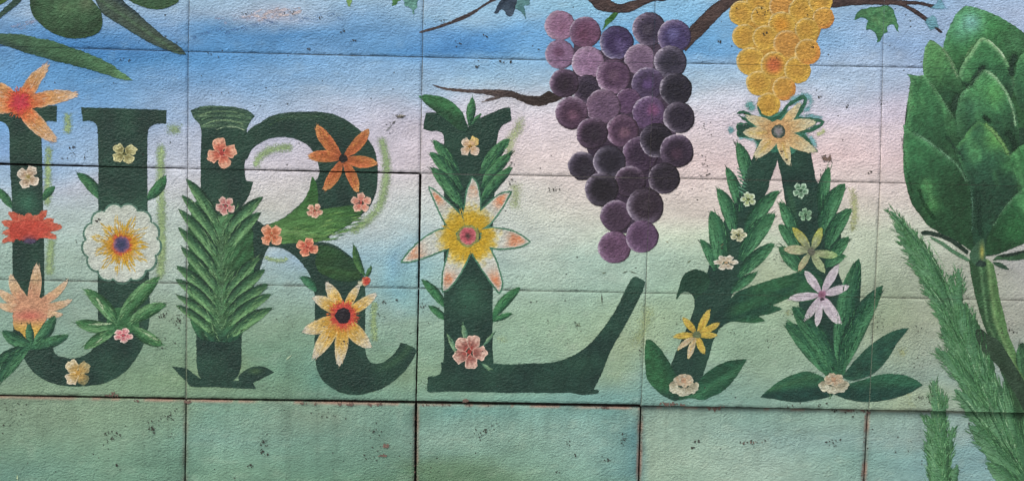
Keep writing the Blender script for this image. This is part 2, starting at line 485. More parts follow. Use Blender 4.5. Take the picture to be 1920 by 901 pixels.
# ------------------------------------------------------------------ objects
def link(name, me, mat, parent=None):
    o = bpy.data.objects.new(name, me)
    COL.objects.link(o)
    if mat:
        me.materials.append(mat)
    if parent is not None:
        o.parent = parent
        o.matrix_parent_inverse = parent.matrix_world.inverted()
    return o


def tag(o, label=None, cat=None, group=None, kind=None):
    if label:
        o['label'] = label
    if cat:
        o['category'] = cat
    if group:
        o['group'] = group
    if kind:
        o['kind'] = kind
    return o


def thing(name, label, cat, px=None, group=None, loc=None):
    o = bpy.data.objects.new(name, None)
    o.empty_display_size = 0.05
    COL.objects.link(o)
    if px is not None:
        x, z = wall_pt(*px)
        loc = (x, -0.001, z)
    o.location = loc or (0, 0, 0)
    o.matrix_world = Matrix.Translation(o.location)
    return tag(o, label, cat, group)


def set_colors(me, rgb, alpha=None):
    a = me.color_attributes.new('Col', 'FLOAT_COLOR', 'POINT')
    arr = np.ones((len(rgb), 4), np.float32)
    arr[:, :3] = lin(rgb)
    if alpha is not None:
        arr[:, 3] = alpha
    a.data.foreach_set('color', arr.ravel())


# ------------------------------------------------------------------ the wall
wall = thing('mural_wall', 'long wall of square-cut concrete panels painted with a blue, pink and green sky wash', 'wall', loc=(0.9, 0, GROUND))
EDGE_BROWN = np.array((150, 126, 116.))


def make_panel(u, v):
    q = PQ[u, v]
    vis = -1 <= u <= 3 and -1 <= v <= 3
    nx, nz = (84, 42) if vis else (16, 8)
    d = panel_depth(u, v)
    rr = random.Random(u * 91 + v * 17)
    tw = [rr.uniform(-0.00015, 0.00015) for _ in range(4)]
    bev = 0.0007 if v != -1 else 0.0012
    W = np.linalg.norm(q[1] - q[0])
    H = np.linalg.norm(q[3] - q[0])
    gx = np.concatenate([[0], np.linspace(bev / W, 1 - bev / W, nx - 1), [1]])
    gz = np.concatenate([[0], np.linspace(bev / H, 1 - bev / H, nz - 1), [1]])
    A, B = np.meshgrid(gx, gz)
    A, B = A.ravel(), B.ravel()
    P = (q[0] * ((1 - A) * (1 - B))[:, None] + q[1] * (A * (1 - B))[:, None] + q[2] * (A * B)[:, None] + q[3] * ((1 - A) * B)[:, None])
    edge = (A == 0) | (A == 1) | (B == 0) | (B == 1)
    px = to_px(P)
    # worn arrises wander a little
    wob = (vnoise(px, 7, 40) - 0.5) * 0.0016 * edge
    P[:, 0] += np.where((A == 0), np.abs(wob), np.where(A == 1, -np.abs(wob), 0))
    P[:, 1] += np.where((B == 0), np.abs(wob), np.where(B == 1, -np.abs(wob), 0))
    tilt = tw[0] * (1 - A) * (1 - B) + tw[1] * A * (1 - B) + tw[2] * A * B + tw[3] * (1 - A) * B
    y = d + tilt * (1 if vis else 0) + edge * (0.00035 if v != -1 else 0.0009)
    cols = bg_color(px)
    ex_ = np.minimum(np.minimum(A, 1 - A) * W, np.minimum(B, 1 - B) * H) / PXM
    gr = np.exp(-(ex_ / (7 if v == -1 else 3.5)) ** 2) * np.clip(vnoise(px, 18, 55) * 1.5 - 0.3, 0, 1) * (0.22 if v == -1 else 0.12)
    if v == -1:
        run = np.clip(vnoise(px, 6, 56, 1.0, 12) - 0.55, 0, 1) * sst(0.45, 0.95, B) * 0.16
        scuf = np.clip(vnoise(px, 12, 57, 1.6, 0.7) - 0.68, 0, 1) * 0.5
        cols = cols * (1 - run - gr)[:, None]
        cols = mixc(cols, (176, 190, 172), scuf)
    else:
        scuf = np.clip(vnoise(px, 13, 58, 1.8, 0.7) - 0.72, 0, 1) * 0.35
        cols = mixc(cols * (1 - gr)[:, None], (206, 206, 200), scuf)
    if v == -1:      # bare edges round the bottom course
        e = (B > 1 - 0.011) * np.clip((vnoise(px, 26, 50, 1, 3) * 1.6 - 0.15), 0.15, 1) * (0.85 if u < 2 else 0.25)
        e = np.maximum(e, (B > 1 - 0.02) * (vnoise(px, 20, 51, 1, 3) > 0.66) * 0.7 * (1 if u < 3 else 0))
        e = np.maximum(e, ((A < 0.006) | (A > 0.9955)) * np.clip(vnoise(px, 20, 52, 3, 1) * 1.5, 0.2, 1) * (0.8 if u > 0 else 0.3))
        cols = mixc(cols, EDGE_BROWN * np.array((0.95, 0.9, 0.88)), np.clip(e, 0, 1))
    else:
        e = edge * np.clip(vnoise(px, 14, 53) * 0.9, 0, 1) * 0.35
        cols = mixc(cols, EDGE_BROWN, e)
    n = len(P)
    verts = np.concatenate([np.stack([P[:, 0], y, P[:, 1]], 1)])
    w_ = nx + 1
    faces = [(j * w_ + i, j * w_ + i + 1, (j + 1) * w_ + i + 1, (j + 1) * w_ + i) for j in range(nz) for i in range(nx)]
    ring = [i for i in range(w_)] + [j * w_ + nx for j in range(1, nz + 1)] + [nz * w_ + i for i in range(nx - 1, -1, -1)] + [j * w_ for j in range(nz - 1, 0, -1)]
    back = verts[ring].copy()
    back[:, 1] = d + 0.035
    verts = np.concatenate([verts, back])
    m = len(ring)
    for k in range(m):
        faces.append((ring[k], n + k, n + (k + 1) % m, ring[(k + 1) % m]))
    me = bpy.data.meshes.new('panel')
    me.from_pydata(verts.tolist(), [], faces)
    dark = mixc(cols[ring], (92, 78, 70), np.full(m, 0.55))
    set_colors(me, np.concatenate([cols, dark]))
    me.update()
    me.shade_smooth()
    o = link('panel', me, M_PANEL, wall)
    return o


for u in range(U0, U1):
    for v in range(V0, V1):
        po = make_panel(u, v)
        if (u, v) == (2, -1):
            tag(po, 'panel set back behind its neighbours in the bottom row')
# mortar bed and body behind the panels, and the foot of the wall


def box(name, x0, x1, y0, y1, z0, z1, mat, parent=None, bev=0.004):
    bm = bmesh.new()
    bmesh.ops.create_cube(bm, size=1)
    for q in bm.verts:
        q.co = Vector(((x0 + x1) / 2 + q.co.x * (x1 - x0), (y0 + y1) / 2 + q.co.y * (y1 - y0), (z0 + z1) / 2 + q.co.z * (z1 - z0)))
    if bev:
        bmesh.ops.bevel(bm, geom=bm.edges[:], offset=bev, segments=2, affect='EDGES')
    me = bpy.data.meshes.new(name)
    bm.to_mesh(me)
    bm.free()
    return link(name, me, mat, parent)


jv, jf, jc = [], [], []


def filler(a, b, wpx, vertical):
    for i in range(24):
        p = a + (b - a) * i / 24
        q = a + (b - a) * (i + 1) / 24
        o_ = np.array((wpx * PXM / 2, 0)) if vertical else np.array((0, wpx * PXM / 2))
        b0 = len(jv)
        for z_ in (p - o_, q - o_, q + o_, p + o_):
            jv.append((z_[0], 0.0014, z_[1]))
        jf.append((b0, b0 + 1, b0 + 2, b0 + 3) if not vertical else (b0 + 3, b0 + 2, b0 + 1, b0))
        px_ = to_px(np.array([p, q, q, p]))
        jc.extend(mixc(bg_color(px_), (96, 98, 92), np.clip(0.25 + 0.6 * vnoise(px_, 30, 77), 0, 1)))


for u in range(-1, 5):
    for v in range(0, 5):
        if (u, v) in node and (u + 1, v) in node and max(HG.get((u, v), (0.7, 0.7))) < 2.5 and v > 0:
            filler(np.array(node[u, v]), np.array(node[u + 1, v]), 3.0, False)
        if v < 4 and max(VG.get((u, v), (0.7, 0.7))) < 2.5:
            filler(np.array(node[u, v]), np.array(node[u, v + 1]), 3.0, True)
jm = bpy.data.meshes.new('joint_filler')
jm.from_pydata(jv, [], jf)
set_colors(jm, np.array(jc))
jm.update()
tag(link('joint_filler', jm, M_PANEL, wall), kind='stuff')

WX0, WX1 = U0 * 0.6 - 0.01, U1 * 0.6 + 0.01
box('mortar_bed', WX0, WX1, 0.026, 0.06, V0 * PH - 0.04, V1 * PH + 0.004, M_GROUT, wall, 0)
box('wall_core', WX0, WX1, 0.061, 0.26, GROUND, V1 * PH + 0.004, M_SLAB, wall, 0)
box('coping', WX0 - 0.02, WX1 + 0.02, -0.03, 0.29, V1 * PH + 0.006, V1 * PH + 0.075, M_SLAB, wall)

# ground in front of the wall
g = box('pavement', WX0 - 3, WX1 + 3, -1.8, 0.30, GROUND - 0.12, GROUND - 0.0, M_SLAB)
tag(g, kind='structure')
g = box('road', -40, 42, -30, 40, GROUND - 0.5, GROUND - 0.13, M_ASPH, None, 0)
tag(g, kind='structure')

# ------------------------------------------------------------------ painting on the wall
STEP = 6e-6
_order = [10]


def zone(k=10):
    _order[0] = k


HL = [v for v in range(0, 5)]
PANPX = {}
for (u, v), q in PQ.items():
    PANPX[u, v] = q


def line_pts(kind, i):
    if kind == 'h':
        return [np.array(node[u, i]) for u in range(U0, U1 + 1)]
    return [np.array(node[i, v]) for v in range(V0, V1 + 1)]


def cut_at_joints(bm, bb):
    """split the coat along both sides of every joint it crosses and drop what spans the joint"""
    x0, x1, z0, z1 = bb
    for (u, v), q in PQ.items():
        if q[:, 0].min() > x1 or q[:, 0].max() < x0 or q[:, 1].min() > z1 or q[:, 1].max() < z0:
            continue
        for a, b in ((0, 1), (1, 2), (2, 3), (3, 0)):
            A, B = q[a], q[b]
            lx, lz = B - A
            no = Vector((-lz, 0, lx)).normalized()
            # skip an edge that the coat's box does not reach
            cs = [(x - A[0]) * no.x + (z - A[1]) * no.z for x in (x0, x1) for z in (z0, z1)]
            if min(cs) > 0 or max(cs) < 0:
                continue
            lo, hi = np.minimum(A, B) - 0.004, np.maximum(A, B) + 0.004
            if lo[0] > x1 or hi[0] < x0 or lo[1] > z1 or hi[1] < z0:
                continue
            fs = []
            for f in bm.faces:
                c = f.calc_center_median()
                if lo[0] - 0.012 < c.x < hi[0] + 0.012 and lo[1] - 0.012 < c.z < hi[1] + 0.012:
                    fs.append(f)
            if not fs:
                continue
            es = {e for f in fs for e in f.edges}
            vs = {x for f in fs for x in f.verts}
            bmesh.ops.bisect_plane(bm, geom=list(vs) + list(es) + fs, dist=1e-6, plane_co=Vector((A[0], 0, A[1])), plane_no=no)
    kill = []
    own = {}
    for f in bm.faces:
        c = f.calc_center_median()
        best = None
        for (u, v), q in PQ.items():
            ok = True
            for i in range(4):
                A, B = q[i], q[(i + 1) % 4]
                if (B[0] - A[0]) * (c.z - A[1]) - (B[1] - A[1]) * (c.x - A[0]) < -1e-9:
                    ok = False
                    break
            if ok:
                best = (u, v)
                break
        if best is None:
            kill.append(f)
        else:
            own[f.index] = best
            for q_ in f.verts:
                q_.co.y = -9.0 - 0 * 1.0
                q_.tag = True
            f.material_index = 0
            f.tag = True
    # depth of the panel each piece lies on
    for f in bm.faces:
        if f.index in own:
            d = panel_depth(*own[f.index])
            for q_ in f.verts:
                q_.co.y = d
    bmesh.ops.delete(bm, geom=kill, context='FACES')


TONE = {'bract': np.array((1.16, 1.24, 1.20)), 'cloud_brushmark': np.array((1.0, 1.0, 1.0)), 'pale_halo': np.array((1.0, 1.0, 1.0)), 'palm_blade': np.array((1.05, 1.12, 1.05)), 'palm_leaflet': np.array((1.04, 1.12, 1.06))}


def coat(name, parent, pts, color, mat=None, feather=1.4, grid=4.5, smooth=True, wob=0.7, expand=0.4, amax=1.0, aflat=None, label=None, step=3.0):
    """one coat of paint with the given outline (photo pixels); color: fn(P, d) -> rgb 0..255"""
    poly = smooth_closed(pts, step=step) if smooth else np.array(pts, float)
    area = 0.5 * np.sum(poly[:, 0] * np.roll(poly[:, 1], -1) - np.roll(poly[:, 0], -1) * poly[:, 1])
    if area < 0:
        poly = poly[::-1].copy()
    tn = np.roll(poly, -1, 0) - np.roll(poly, 1, 0)
    tn /= (np.linalg.norm(tn, axis=1, keepdims=True) + 1e-9)
    nrm = np.stack([tn[:, 1], -tn[:, 0]], 1)           # outward
    wv = (vnoise(poly, 5, 60) - 0.5) * 1.6 * wob + (vnoise(poly, 2.2, 61) - 0.5) * 0.9 * wob
    poly = poly + nrm * (wv + expand)[:, None]
    lo, hi = poly.min(0), poly.max(0)
    xs = np.arange(lo[0], hi[0], grid)
    ys = np.arange(lo[1], hi[1], grid * 0.87)
    G = np.array([(x + (j % 2) * grid / 2, y) for j, y in enumerate(ys) for x in xs]) if len(xs) and len(ys) else np.zeros((0, 2))
    cand = [poly - nrm * feather]
    if len(G):
        G = G + (np.stack([vnoise(G, 1.7, 5), vnoise(G, 1.9, 6)], 1) - 0.5) * grid * 0.35
        cand.append(G)
    C = np.concatenate(cand)
    C = C[pip(C, poly)]
    if len(C):
        dd = pdist(C, poly)
        C = C[dd > feather * 0.45]
    allp = np.concatenate([poly, C]) if len(C) else poly
    nb = len(poly)
    edges = [(i, (i + 1) % nb) for i in range(nb)]
    try:
        vo, eo, fo, ov, oe, of = geometry.delaunay_2d_cdt([Vector(p) for p in allp], edges, [], 1, 1e-4)
    except Exception:
        return None
    P = np.array([(q[0], q[1]) for q in vo])
    if len(P) == 0 or not fo:
        return None
    d = pdist(P, poly)
    rgb = np.asarray(color(P, d), float)
    if rgb.ndim == 1:
        rgb = np.tile(rgb, (len(P), 1))
    rgb = 255 * np.clip(rgb / 255.0, 0, 1) ** (1.17 if mat is not M_FUZZ else 1.06) * TONE.get(name, np.array((0.945, 1.005, 0.99)))
    gm = rgb.mean(1, keepdims=True)
    rgb = gm + (rgb - gm) * 0.90
    rgb = rgb * (1 - 0.05 * sst(150, 210, rgb.mean(1)))[:, None]
    rgb = rgb * (1 + 0.13 * (vnoise(P, 2.6, 160) - 0.5) + 0.09 * (vnoise(P, 13, 161) - 0.5))[:, None]
    al = np.clip(d / max(feather, 1e-3), 0, 1) * amax
    if aflat is not None:
        al = al * aflat(P, d)
    XZ = wall_pts(P)
    bm = bmesh.new()
    cl = bm.verts.layers.float_color.new('Col')
    lc = lin(rgb)
    vs = []
    for i in range(len(P)):
        q = bm.verts.new((XZ[i, 0], 0, XZ[i, 1]))
        q[cl] = (lc[i, 0], lc[i, 1], lc[i, 2], al[i])
        vs.append(q)
    for f in fo:
        try:
            bm.faces.new([vs[i] for i in reversed(f)])
        except ValueError:
            pass
    bm.normal_update()
    bm.faces.ensure_lookup_table()
    cut_at_joints(bm, (XZ[:, 0].min(), XZ[:, 0].max(), XZ[:, 1].min(), XZ[:, 1].max()))
    _order[0] += 1
    off = -0.00045 - _order[0] * STEP
    for q in bm.verts:
        q.co.y += off
    bm.normal_update()
    fl = [f for f in bm.faces if f.normal.y > 0]
    if fl:
        bmesh.ops.reverse_faces(bm, faces=fl)
    me = bpy.data.meshes.new(name)
    bm.to_mesh(me)
    bm.free()
    if not me.polygons:
        return None
    o = link(name, me, mat or M_PAINT, parent)
    if label:
        o['label'] = label
    return o


# ---- colour functions
def flatc(c, var=6, seed=0, scale=7):
    c = np.array(c, float)
    return lambda P, d: c + ((vnoise(P, scale, 70 + seed) - 0.5) * 2 * var + (vnoise(P, scale * 4, 71 + seed) - 0.5) * 2 * var)[:, None]


DG = (42, 76, 68)


def darkgreen(extra=None, base=DG):
    def f(P, d):
        c = np.tile(np.array(base, float), (len(P), 1))
        n = vnoise(P, 34, 80) - 0.5
        c = c + n[:, None] * np.array((14, 20, 12)) + ((vnoise(P, 6, 81) - 0.5) * 9)[:, None]
        if extra is not None:
            c = extra(P, d, c)
        return c
    return f


def spine(base, tip, bend, n=14):
    b, t = np.array(base, float), np.array(tip, float)
    L = np.linalg.norm(t - b)
    u = (t - b) / (L + 1e-9)
    nn = np.array([-u[1], u[0]])
    s = np.linspace(0, 1, n)
    return b + u * (s * L)[:, None] + nn * (4 * s * (1 - s) * bend)[:, None], s


def leaf_outline(base, tip, w, bend=0, p=0.75, basew=0.35, peak=0.5):
    C, s = spine(base, tip, bend)
    T = np.gradient(C, axis=0)
    T /= np.linalg.norm(T, axis=1, keepdims=True) + 1e-9
    N = np.stack([-T[:, 1], T[:, 0]], 1)
    k = math.log(0.5) / math.log(peak)
    prof = (4 * (s ** k) * (1 - s ** k)) ** p
    prof = np.maximum(prof, basew * (s < 0.5) * (1 - s))
    h = w / 2 * prof
    L = C + N * h[:, None]
    R = C - N * h[:, None]
    return [tuple(x) for x in L[:-1]] + [tuple(C[-1])] + [tuple(x) for x in R[:-1][::-1]], C


def leaf_st(P, C, w):
    """t along and signed s across for points near the spine C"""
    D = P[:, None, :] - C[None]
    i = (D ** 2).sum(2).argmin(1)
    t = i / (len(C) - 1)
    T = np.gradient(C, axis=0)
    T /= np.linalg.norm(T, axis=1, keepdims=True) + 1e-9
    v = D[np.arange(len(P)), i]
    s = (T[i, 0] * v[:, 1] - T[i, 1] * v[:, 0]) / (w / 2)
    t = np.clip(t + (v * T[i]).sum(1) / (np.linalg.norm(C[-1] - C[0]) + 1e-9), 0, 1)
    return t, s


MARKS = {}


def mark(parent, items):
    MARKS.setdefault(parent.name, [parent, []])[1].extend([tuple(i) + (_order[0] + 0.5,) for i in items])


def leaf(parent, tip, base, w, bend=0, c0=(52, 98, 78), c1=(60, 120, 82), hi=(92, 142, 100), dk=(38, 76, 62), rib=0.5, name='leaf', mat=None, feather=1.3, side=1, grid=4.5, p=0.75, basew=0.35, peak=0.5, fade=0.0, amax=1.0, edge=None, wob=0.7, label=None):
    out, C = leaf_outline(base, tip, w, bend, p, basew, peak)

    def col(P, d):
        t, s = leaf_st(P, C, w)
        s = s * side
        c = mixc(c0, c1, sst(0.1, 0.95, t))
        c = mixc(c, dk, 0.9 * sst(0.0, 0.8, s))
        c = mixc(c, hi, 0.75 * sst(0.05, 0.5, -s) * (1 - sst(0.7, 1.05, -s)))
        c = mixc(c, hi, rib * np.exp(-(s / 0.16) ** 2) * sst(0.0, 0.3, t) * (1 - sst(0.7, 1.0, t)))
        st = vnoise(np.stack([t * 20, s * 30], 1), 4.5, 90, 2.0, 0.8) - 0.5
        c = c * (1 + 0.26 * st)[:, None]
        if edge is not None:
            c = mixc(c, edge, np.exp(-(d / 1.6) ** 2) * 0.8)
        return c
    af = None
    if fade:
        def af(P, d):
            t, s = leaf_st(P, C, w)
            return sst(-0.02, fade, t) * 1.0
    o = coat(name, parent, out, col, mat or M_PAINT, feather, grid, True, wob, 0.3, amax, af, label)
    Lf = math.hypot(tip[0] - base[0], tip[1] - base[1])
    if name != 'leaflet':
        n = int(Lf * w / (100 if name == 'palm_leaflet' else 46))
        mark(parent, leaf_hairs(tip, base, w * 0.86, bend, n, [np.array(c0) * 0.94, c1, np.array(hi) * 0.92, np.array(dk) * 0.95], out=0, length=(6, max(8, min(20, Lf * 0.25))), hw=1.2))
    return o


def petal(parent, tip, base, w, cols, bend=0, edge=(222, 212, 205), ew=1.8, estr=0.7, p=0.7, basew=0.7, peak=0.5, feather=1.2, name='petal', rib=None, wob=0.6, grid=3.5, side=None, ridge=0.0):
    out, C = leaf_outline(base, tip, w, bend, p, basew, peak)
    k = np.array([c[0] for c in cols])
    cc = np.array([c[1] for c in cols], float)

    def col(P, d):
        t, s = leaf_st(P, C, w)
        tn = np.clip(t + (vnoise(P, 5, 95) - 0.5) * 0.18, 0, 1)
        c = np.stack([np.interp(tn, k, cc[:, i]) for i in range(3)], 1)
        if side is not None:
            c = mixc(c, side, 0.75 * sst(0.1, 0.7, s))
        if rib is not None:
            c = mixc(c, rib, 0.6 * np.exp(-(s / 0.2) ** 2) * (1 - sst(0.75, 1, t)))
        c = mixc(c, edge, estr * np.exp(-(d / ew) ** 2) * sst(0.15, 0.4, t))
        c = mixc(c, np.minimum(232, np.array(edge) * 1.03), 0.55 * estr * sst(0.72, 1.0, tn))
        return c * (1 + 0.20 * (vnoise(P, 3.2, 96) - 0.5) + 0.14 * (vnoise(np.stack([t * 30, s * 30], 1), 5, 97, 3, 0.6) - 0.5))[:, None]
    o = coat(name, parent, out, col, M_PAINT, feather, grid, True, wob, 0.3)
    Lf = math.hypot(tip[0] - base[0], tip[1] - base[1])
    rr = random.Random(int(tip[0] * 3 + tip[1]))
    for k_ in range(int(Lf * w / 26)):
        h_ = leaf_hairs(tip, base, w * 0.9, bend, 1, [(0, 0, 0)], out=0, length=(4, max(6, Lf * 0.16)), hw=1.15, rs=rr)[0]
        t_ = min(1.0, math.hypot(h_[0] - base[0], h_[1] - base[1]) / (Lf + 1e-6))
        c_ = np.array([np.interp(t_, k, cc[:, i]) for i in range(3)])
        c_ = c_ * rr.uniform(0.82, 1.08) if rr.random() < 0.65 else mixc(c_, edge, 0.75 if t_ > 0.35 else 0.3)
        if t_ > 0.22:
            mark(parent, [(h_[0], h_[1], h_[2], h_[3], h_[4], c_)])
    return o


def disc(parent, c, r, col, name='flower_centre', ry=None, feather=1.2, wob=1.0, grid=3.0, mat=None, amax=1.0):
    ry = ry or r
    n = max(10, int(2 * math.pi * r / 4))
    pts = [(c[0] + r * math.cos(a), c[1] + ry * math.sin(a)) for a in np.linspace(0, 2 * math.pi, n, endpoint=False)]
    return coat(name, parent, pts, col if callable(col) else flatc(col, 7, 3, 3), mat or M_PAINT, feather, grid, True, wob, 0, amax)


def radial(c, stops, noise_=0.12):
    k = np.array([s[0] for s in stops])
    cc = np.array([s[1] for s in stops], float)

    def f(P, d):
        r = np.hypot(P[:, 0] - c[0], P[:, 1] - c[1])
        a = np.arctan2(P[:, 1] - c[1], P[:, 0] - c[0])
        r = r * (1 + noise_ * np.sin(a * 9 + 2 * np.sin(a * 4)) + noise_ * (vnoise(P, 3.5, 101) - 0.5) * 2)
        col = np.stack([np.interp(r, k, cc[:, i]) for i in range(3)], 1)
        return col * (1 + 0.16 * (vnoise(P, 3, 102) - 0.5))[:, None]
    return f


def blossom(label, c, r, n, rim, mid, core, rot=0.0, ry=None, cr=0.2, group='small blossoms painted over the letters', coreedge=None, name='painted_blossom', petr=None, irr=0.10, rims=None):
    """small open flower of n rounded petals"""
    f = thing(name, label, 'painted flower', c, group)
    ry = (ry or r) * 1.1
    r = r * 1.1
    rr = random.Random(int(c[0] * 13 + c[1]))
    for i in range(n):
        a = rot + 2 * math.pi * i / n + rr.uniform(-0.12, 0.12)
        k = 1 + rr.uniform(-irr, irr) * 0.6
        dc = (c[0] + math.cos(a) * r * 0.58 * k, c[1] + math.sin(a) * ry * 0.58 * k)
        tw_ = 0.66 * math.sin(math.pi / n) * r * (1 + rr.uniform(-0.04, 0.07))
        pr = max(tw_, 0.40 * r)
        pts = []
        for b in np.linspace(0, 2 * math.pi, 15, endpoint=False):
            q = 1 + 0.10 * math.sin(5 * b + i * 2) + 0.06 * math.sin(9 * b + i)
            ru, rv = math.cos(b) * pr * 1.08 * q, math.sin(b) * tw_ * q * (1.0 + 0.22 * math.cos(b))
            pts.append((dc[0] + ru * math.cos(a) - rv * math.sin(a), dc[1] + (ru * math.sin(a) + rv * math.cos(a)) * ry / r))
        rimc = rims[i % len(rims)] if rims else rim
        rimc = np.minimum(242, np.array(rimc, float) * 1.10 + 8)

        def col(P, d, rimc=rimc, a=a):
            q = np.hypot((P[:, 0] - c[0]) / r, (P[:, 1] - c[1]) / ry)
            an = np.arctan2(P[:, 1] - c[1], P[:, 0] - c[0])
            q = q + 0.10 * np.sin(an * 17) + 0.16 * (vnoise(P, 3, 110) - 0.5)
            x = mixc(core, mid, sst(0.12, 0.42, q))
            x = mixc(x, rimc, sst(0.45, 0.92, q))
            x = mixc(x, np.array(rimc) + 8, 0.8 * np.exp(-(d / 1.6) ** 2))
            x = mixc(x, np.array(mid) * 0.9, 0.45 * np.exp(-((d - 3.5) / 1.3) ** 2) * sst(0.5, 0.7, q))
            return x * (1 + 0.22 * (vnoise(P, 2.5, 111) - 0.5))[:, None]
        coat('petal', f, pts, col, M_PAINT, 1.1, 3.0, True, 0.9, 0.1, step=2.5)
    disc(f, c, r * cr, core, ry=ry * cr, feather=1.6)
    return f


def stroke_outline(pts, w0, w1=None, taper=True):
    P = np.array(pts, float)
    # resample smoothly
    out = [P[0]]
    for i in range(len(P) - 1):
        a, b = P[i], P[i + 1]
        p0 = P[i - 1] if i else a
        p3 = P[i + 2] if i + 2 < len(P) else b
        k = max(2, int(np.linalg.norm(b - a) / 7))
        for j in range(1, k + 1):
            t = j / k
            out.append(0.5 * ((2 * a) + (-p0 + b) * t + (2 * p0 - 5 * a + 4 * b - p3) * t * t + (-p0 + 3 * a - 3 * b + p3) * t ** 3))
    C = np.array(out)
    T = np.gradient(C, axis=0)
    T /= np.linalg.norm(T, axis=1, keepdims=True) + 1e-9
    N = np.stack([-T[:, 1], T[:, 0]], 1)
    s = np.linspace(0, 1, len(C))
    w1 = w0 if w1 is None else w1
    h = (w0 + (w1 - w0) * s) / 2
    if taper:
        h = h * np.clip(np.minimum(s, 1 - s) * 9 + 0.35, 0, 1)
    return [tuple(x) for x in (C + N * h[:, None])] + [tuple(x) for x in (C - N * h[:, None])[::-1]]


def stroke(parent, pts, w0, c, w1=None, name='outline', amax=0.75, feather=None, mat=None, taper=True, grid=4.5, var=8, wob=1.0):
    if name == 'pale_halo':
        w0, w1 = w0 * 2.1, (w1 or w0) * 2.1
        amax = min(1, amax * 1.3)
    return coat(name, parent, stroke_outline(pts, w0, w1, taper), c if callable(c) else flatc(c, var, 5, 6), mat or M_FUZZ,
                feather if feather is not None else max(1.0, w0 * 0.55), grid, False, wob, 0, amax)


def bristles(name, parent, items, mat=None, kind='stuff', label=None):
    """many single brush-hair marks joined in one mesh; item = (x0, y0, x1, y1, width, rgb)"""
    V, F, Cc = [], [], []
    tone = TONE.get(name, np.array((0.96, 1.0, 0.985)))
    _order[0] += 2
    for it_ in items:
        x0, y0, x1, y1, w_, c = it_[:6]
        od = it_[6] if len(it_) > 6 else _order[0]
        mx_, my_ = (x0 + x1) / 2, (y0 + y1) / 2
        X, Zz = wall_pt(mx_, my_)
        own = None
        for k in PK:
            q = PQ[k]
            if q[0][0] < X < q[1][0] and q[0][1] < Zz < q[3][1]:
                own = k
                break
        if own is None:
            continue
        q = PQ[own]
        dx, dy = x1 - x0, y1 - y0
        L = math.hypot(dx, dy) + 1e-6
        nx_, ny_ = -dy / L * w_ / 2, dx / L * w_ / 2
        P4 = wall_pts([(x0, y0), (x0 + dx * 0.45 + nx_, y0 + dy * 0.45 + ny_), (x1, y1), (x0 + dx * 0.45 - nx_, y0 + dy * 0.45 - ny_)])
        if P4[:, 1].min() < q[:2, 1].max() or P4[:, 1].max() > q[2:, 1].min() or P4[:, 0].min() < max(q[0][0], q[3][0]) or P4[:, 0].max() > min(q[1][0], q[2][0]):
            continue
        b0 = len(V)
        dp = panel_depth(*own) - 0.00045 - od * STEP - len(F) * 5e-7
        V += [(p[0], dp, p[1]) for p in P4]
        ar_ = (P4[1][0] - P4[0][0]) * (P4[2][1] - P4[0][1]) - (P4[1][1] - P4[0][1]) * (P4[2][0] - P4[0][0])
        F.append((b0, b0 + 1, b0 + 2, b0 + 3) if ar_ > 0 else (b0, b0 + 3, b0 + 2, b0 + 1))
        cc = 255 * (np.clip(np.array(c, float), 0, 255) / 255) ** 1.15 * tone
        Cc += [cc] * 4
    if not F:
        return
    me = bpy.data.meshes.new(name)
    me.from_pydata(V, [], F)
    set_colors(me, np.array(Cc))
    me.update()
    o = link(name, me, mat or M_STROKE, parent)
    o['kind'] = kind
    if label:
        o['label'] = label
    return o


def rays(parent, c, r0, r1, n, cols, L=(8, 16), w_=1.4, seed=0, name='brush_rays', gap=0.0, lobes=0):
    rr = random.Random(seed + int(c[0]))
    items = []
    for _ in range(n):
        a = rr.uniform(0, 2 * math.pi)
        rm = r1 * (1 + (0.22 * math.cos(a * lobes) if lobes else 0))
        l_ = rr.uniform(*L)
        r_ = rr.uniform(r0, max(r0 + 0.1, rm - l_))
        cl = np.array(cols[min(len(cols) - 1, int((r_ - r0) / max(0.1, rm - r0) * len(cols)))], float) * rr.uniform(0.88, 1.08)
        items.append((c[0] + math.cos(a) * r_, c[1] + math.sin(a) * r_, c[0] + math.cos(a) * (r_ + l_), c[1] + math.sin(a) * (r_ + l_), w_ * rr.uniform(0.7, 1.3), cl))
    bristles(name, parent, items)


PK = [k for k in PQ if -2 < k[0] < 5 and -2 < k[1] < 4]


def leaf_hairs(tip, base, w, bend, n, cols, out=0.35, length=(10, 22), hw=1.5, inside=True, rs=None, spread=0.55):
    rr = rs or random.Random(int(tip[0] * 7 + tip[1]))
    C, s_ = spine(base, tip, bend, 20)
    T = np.gradient(C, axis=0)
    T /= np.linalg.norm(T, axis=1, keepdims=True) + 1e-9
    items = []
    for _ in range(n):
        i = rr.randint(1, 17)
        t = s_[i]
        prof = (4 * t * (1 - t)) ** 0.75
        side = rr.choice((-1, 1))
        off = (rr.uniform(0.0, 0.9) if inside else rr.uniform(0.55, 1.0)) * side * w / 2 * prof
        N = np.array((-T[i][1], T[i][0]))
        p = C[i] + N * off
        d = T[i] + N * side * (rr.uniform(0.1, spread) if out else rr.uniform(-0.05, 0.05))
        d /= np.linalg.norm(d)
        L = rr.uniform(*length)
        c = np.array(rr.choice(cols), float) + rr.uniform(-8, 8)
        items.append((p[0], p[1], p[0] + d[0] * L, p[1] + d[1] * L, hw * rr.uniform(0.6, 1.3), c))
    return items


LG = (146, 176, 128)   # pale leaf green of the brushed halo beside the letters

# ---- cloud and sky brushwork, part of the wall's wash
zone(1)
rc_ = random.Random(11)


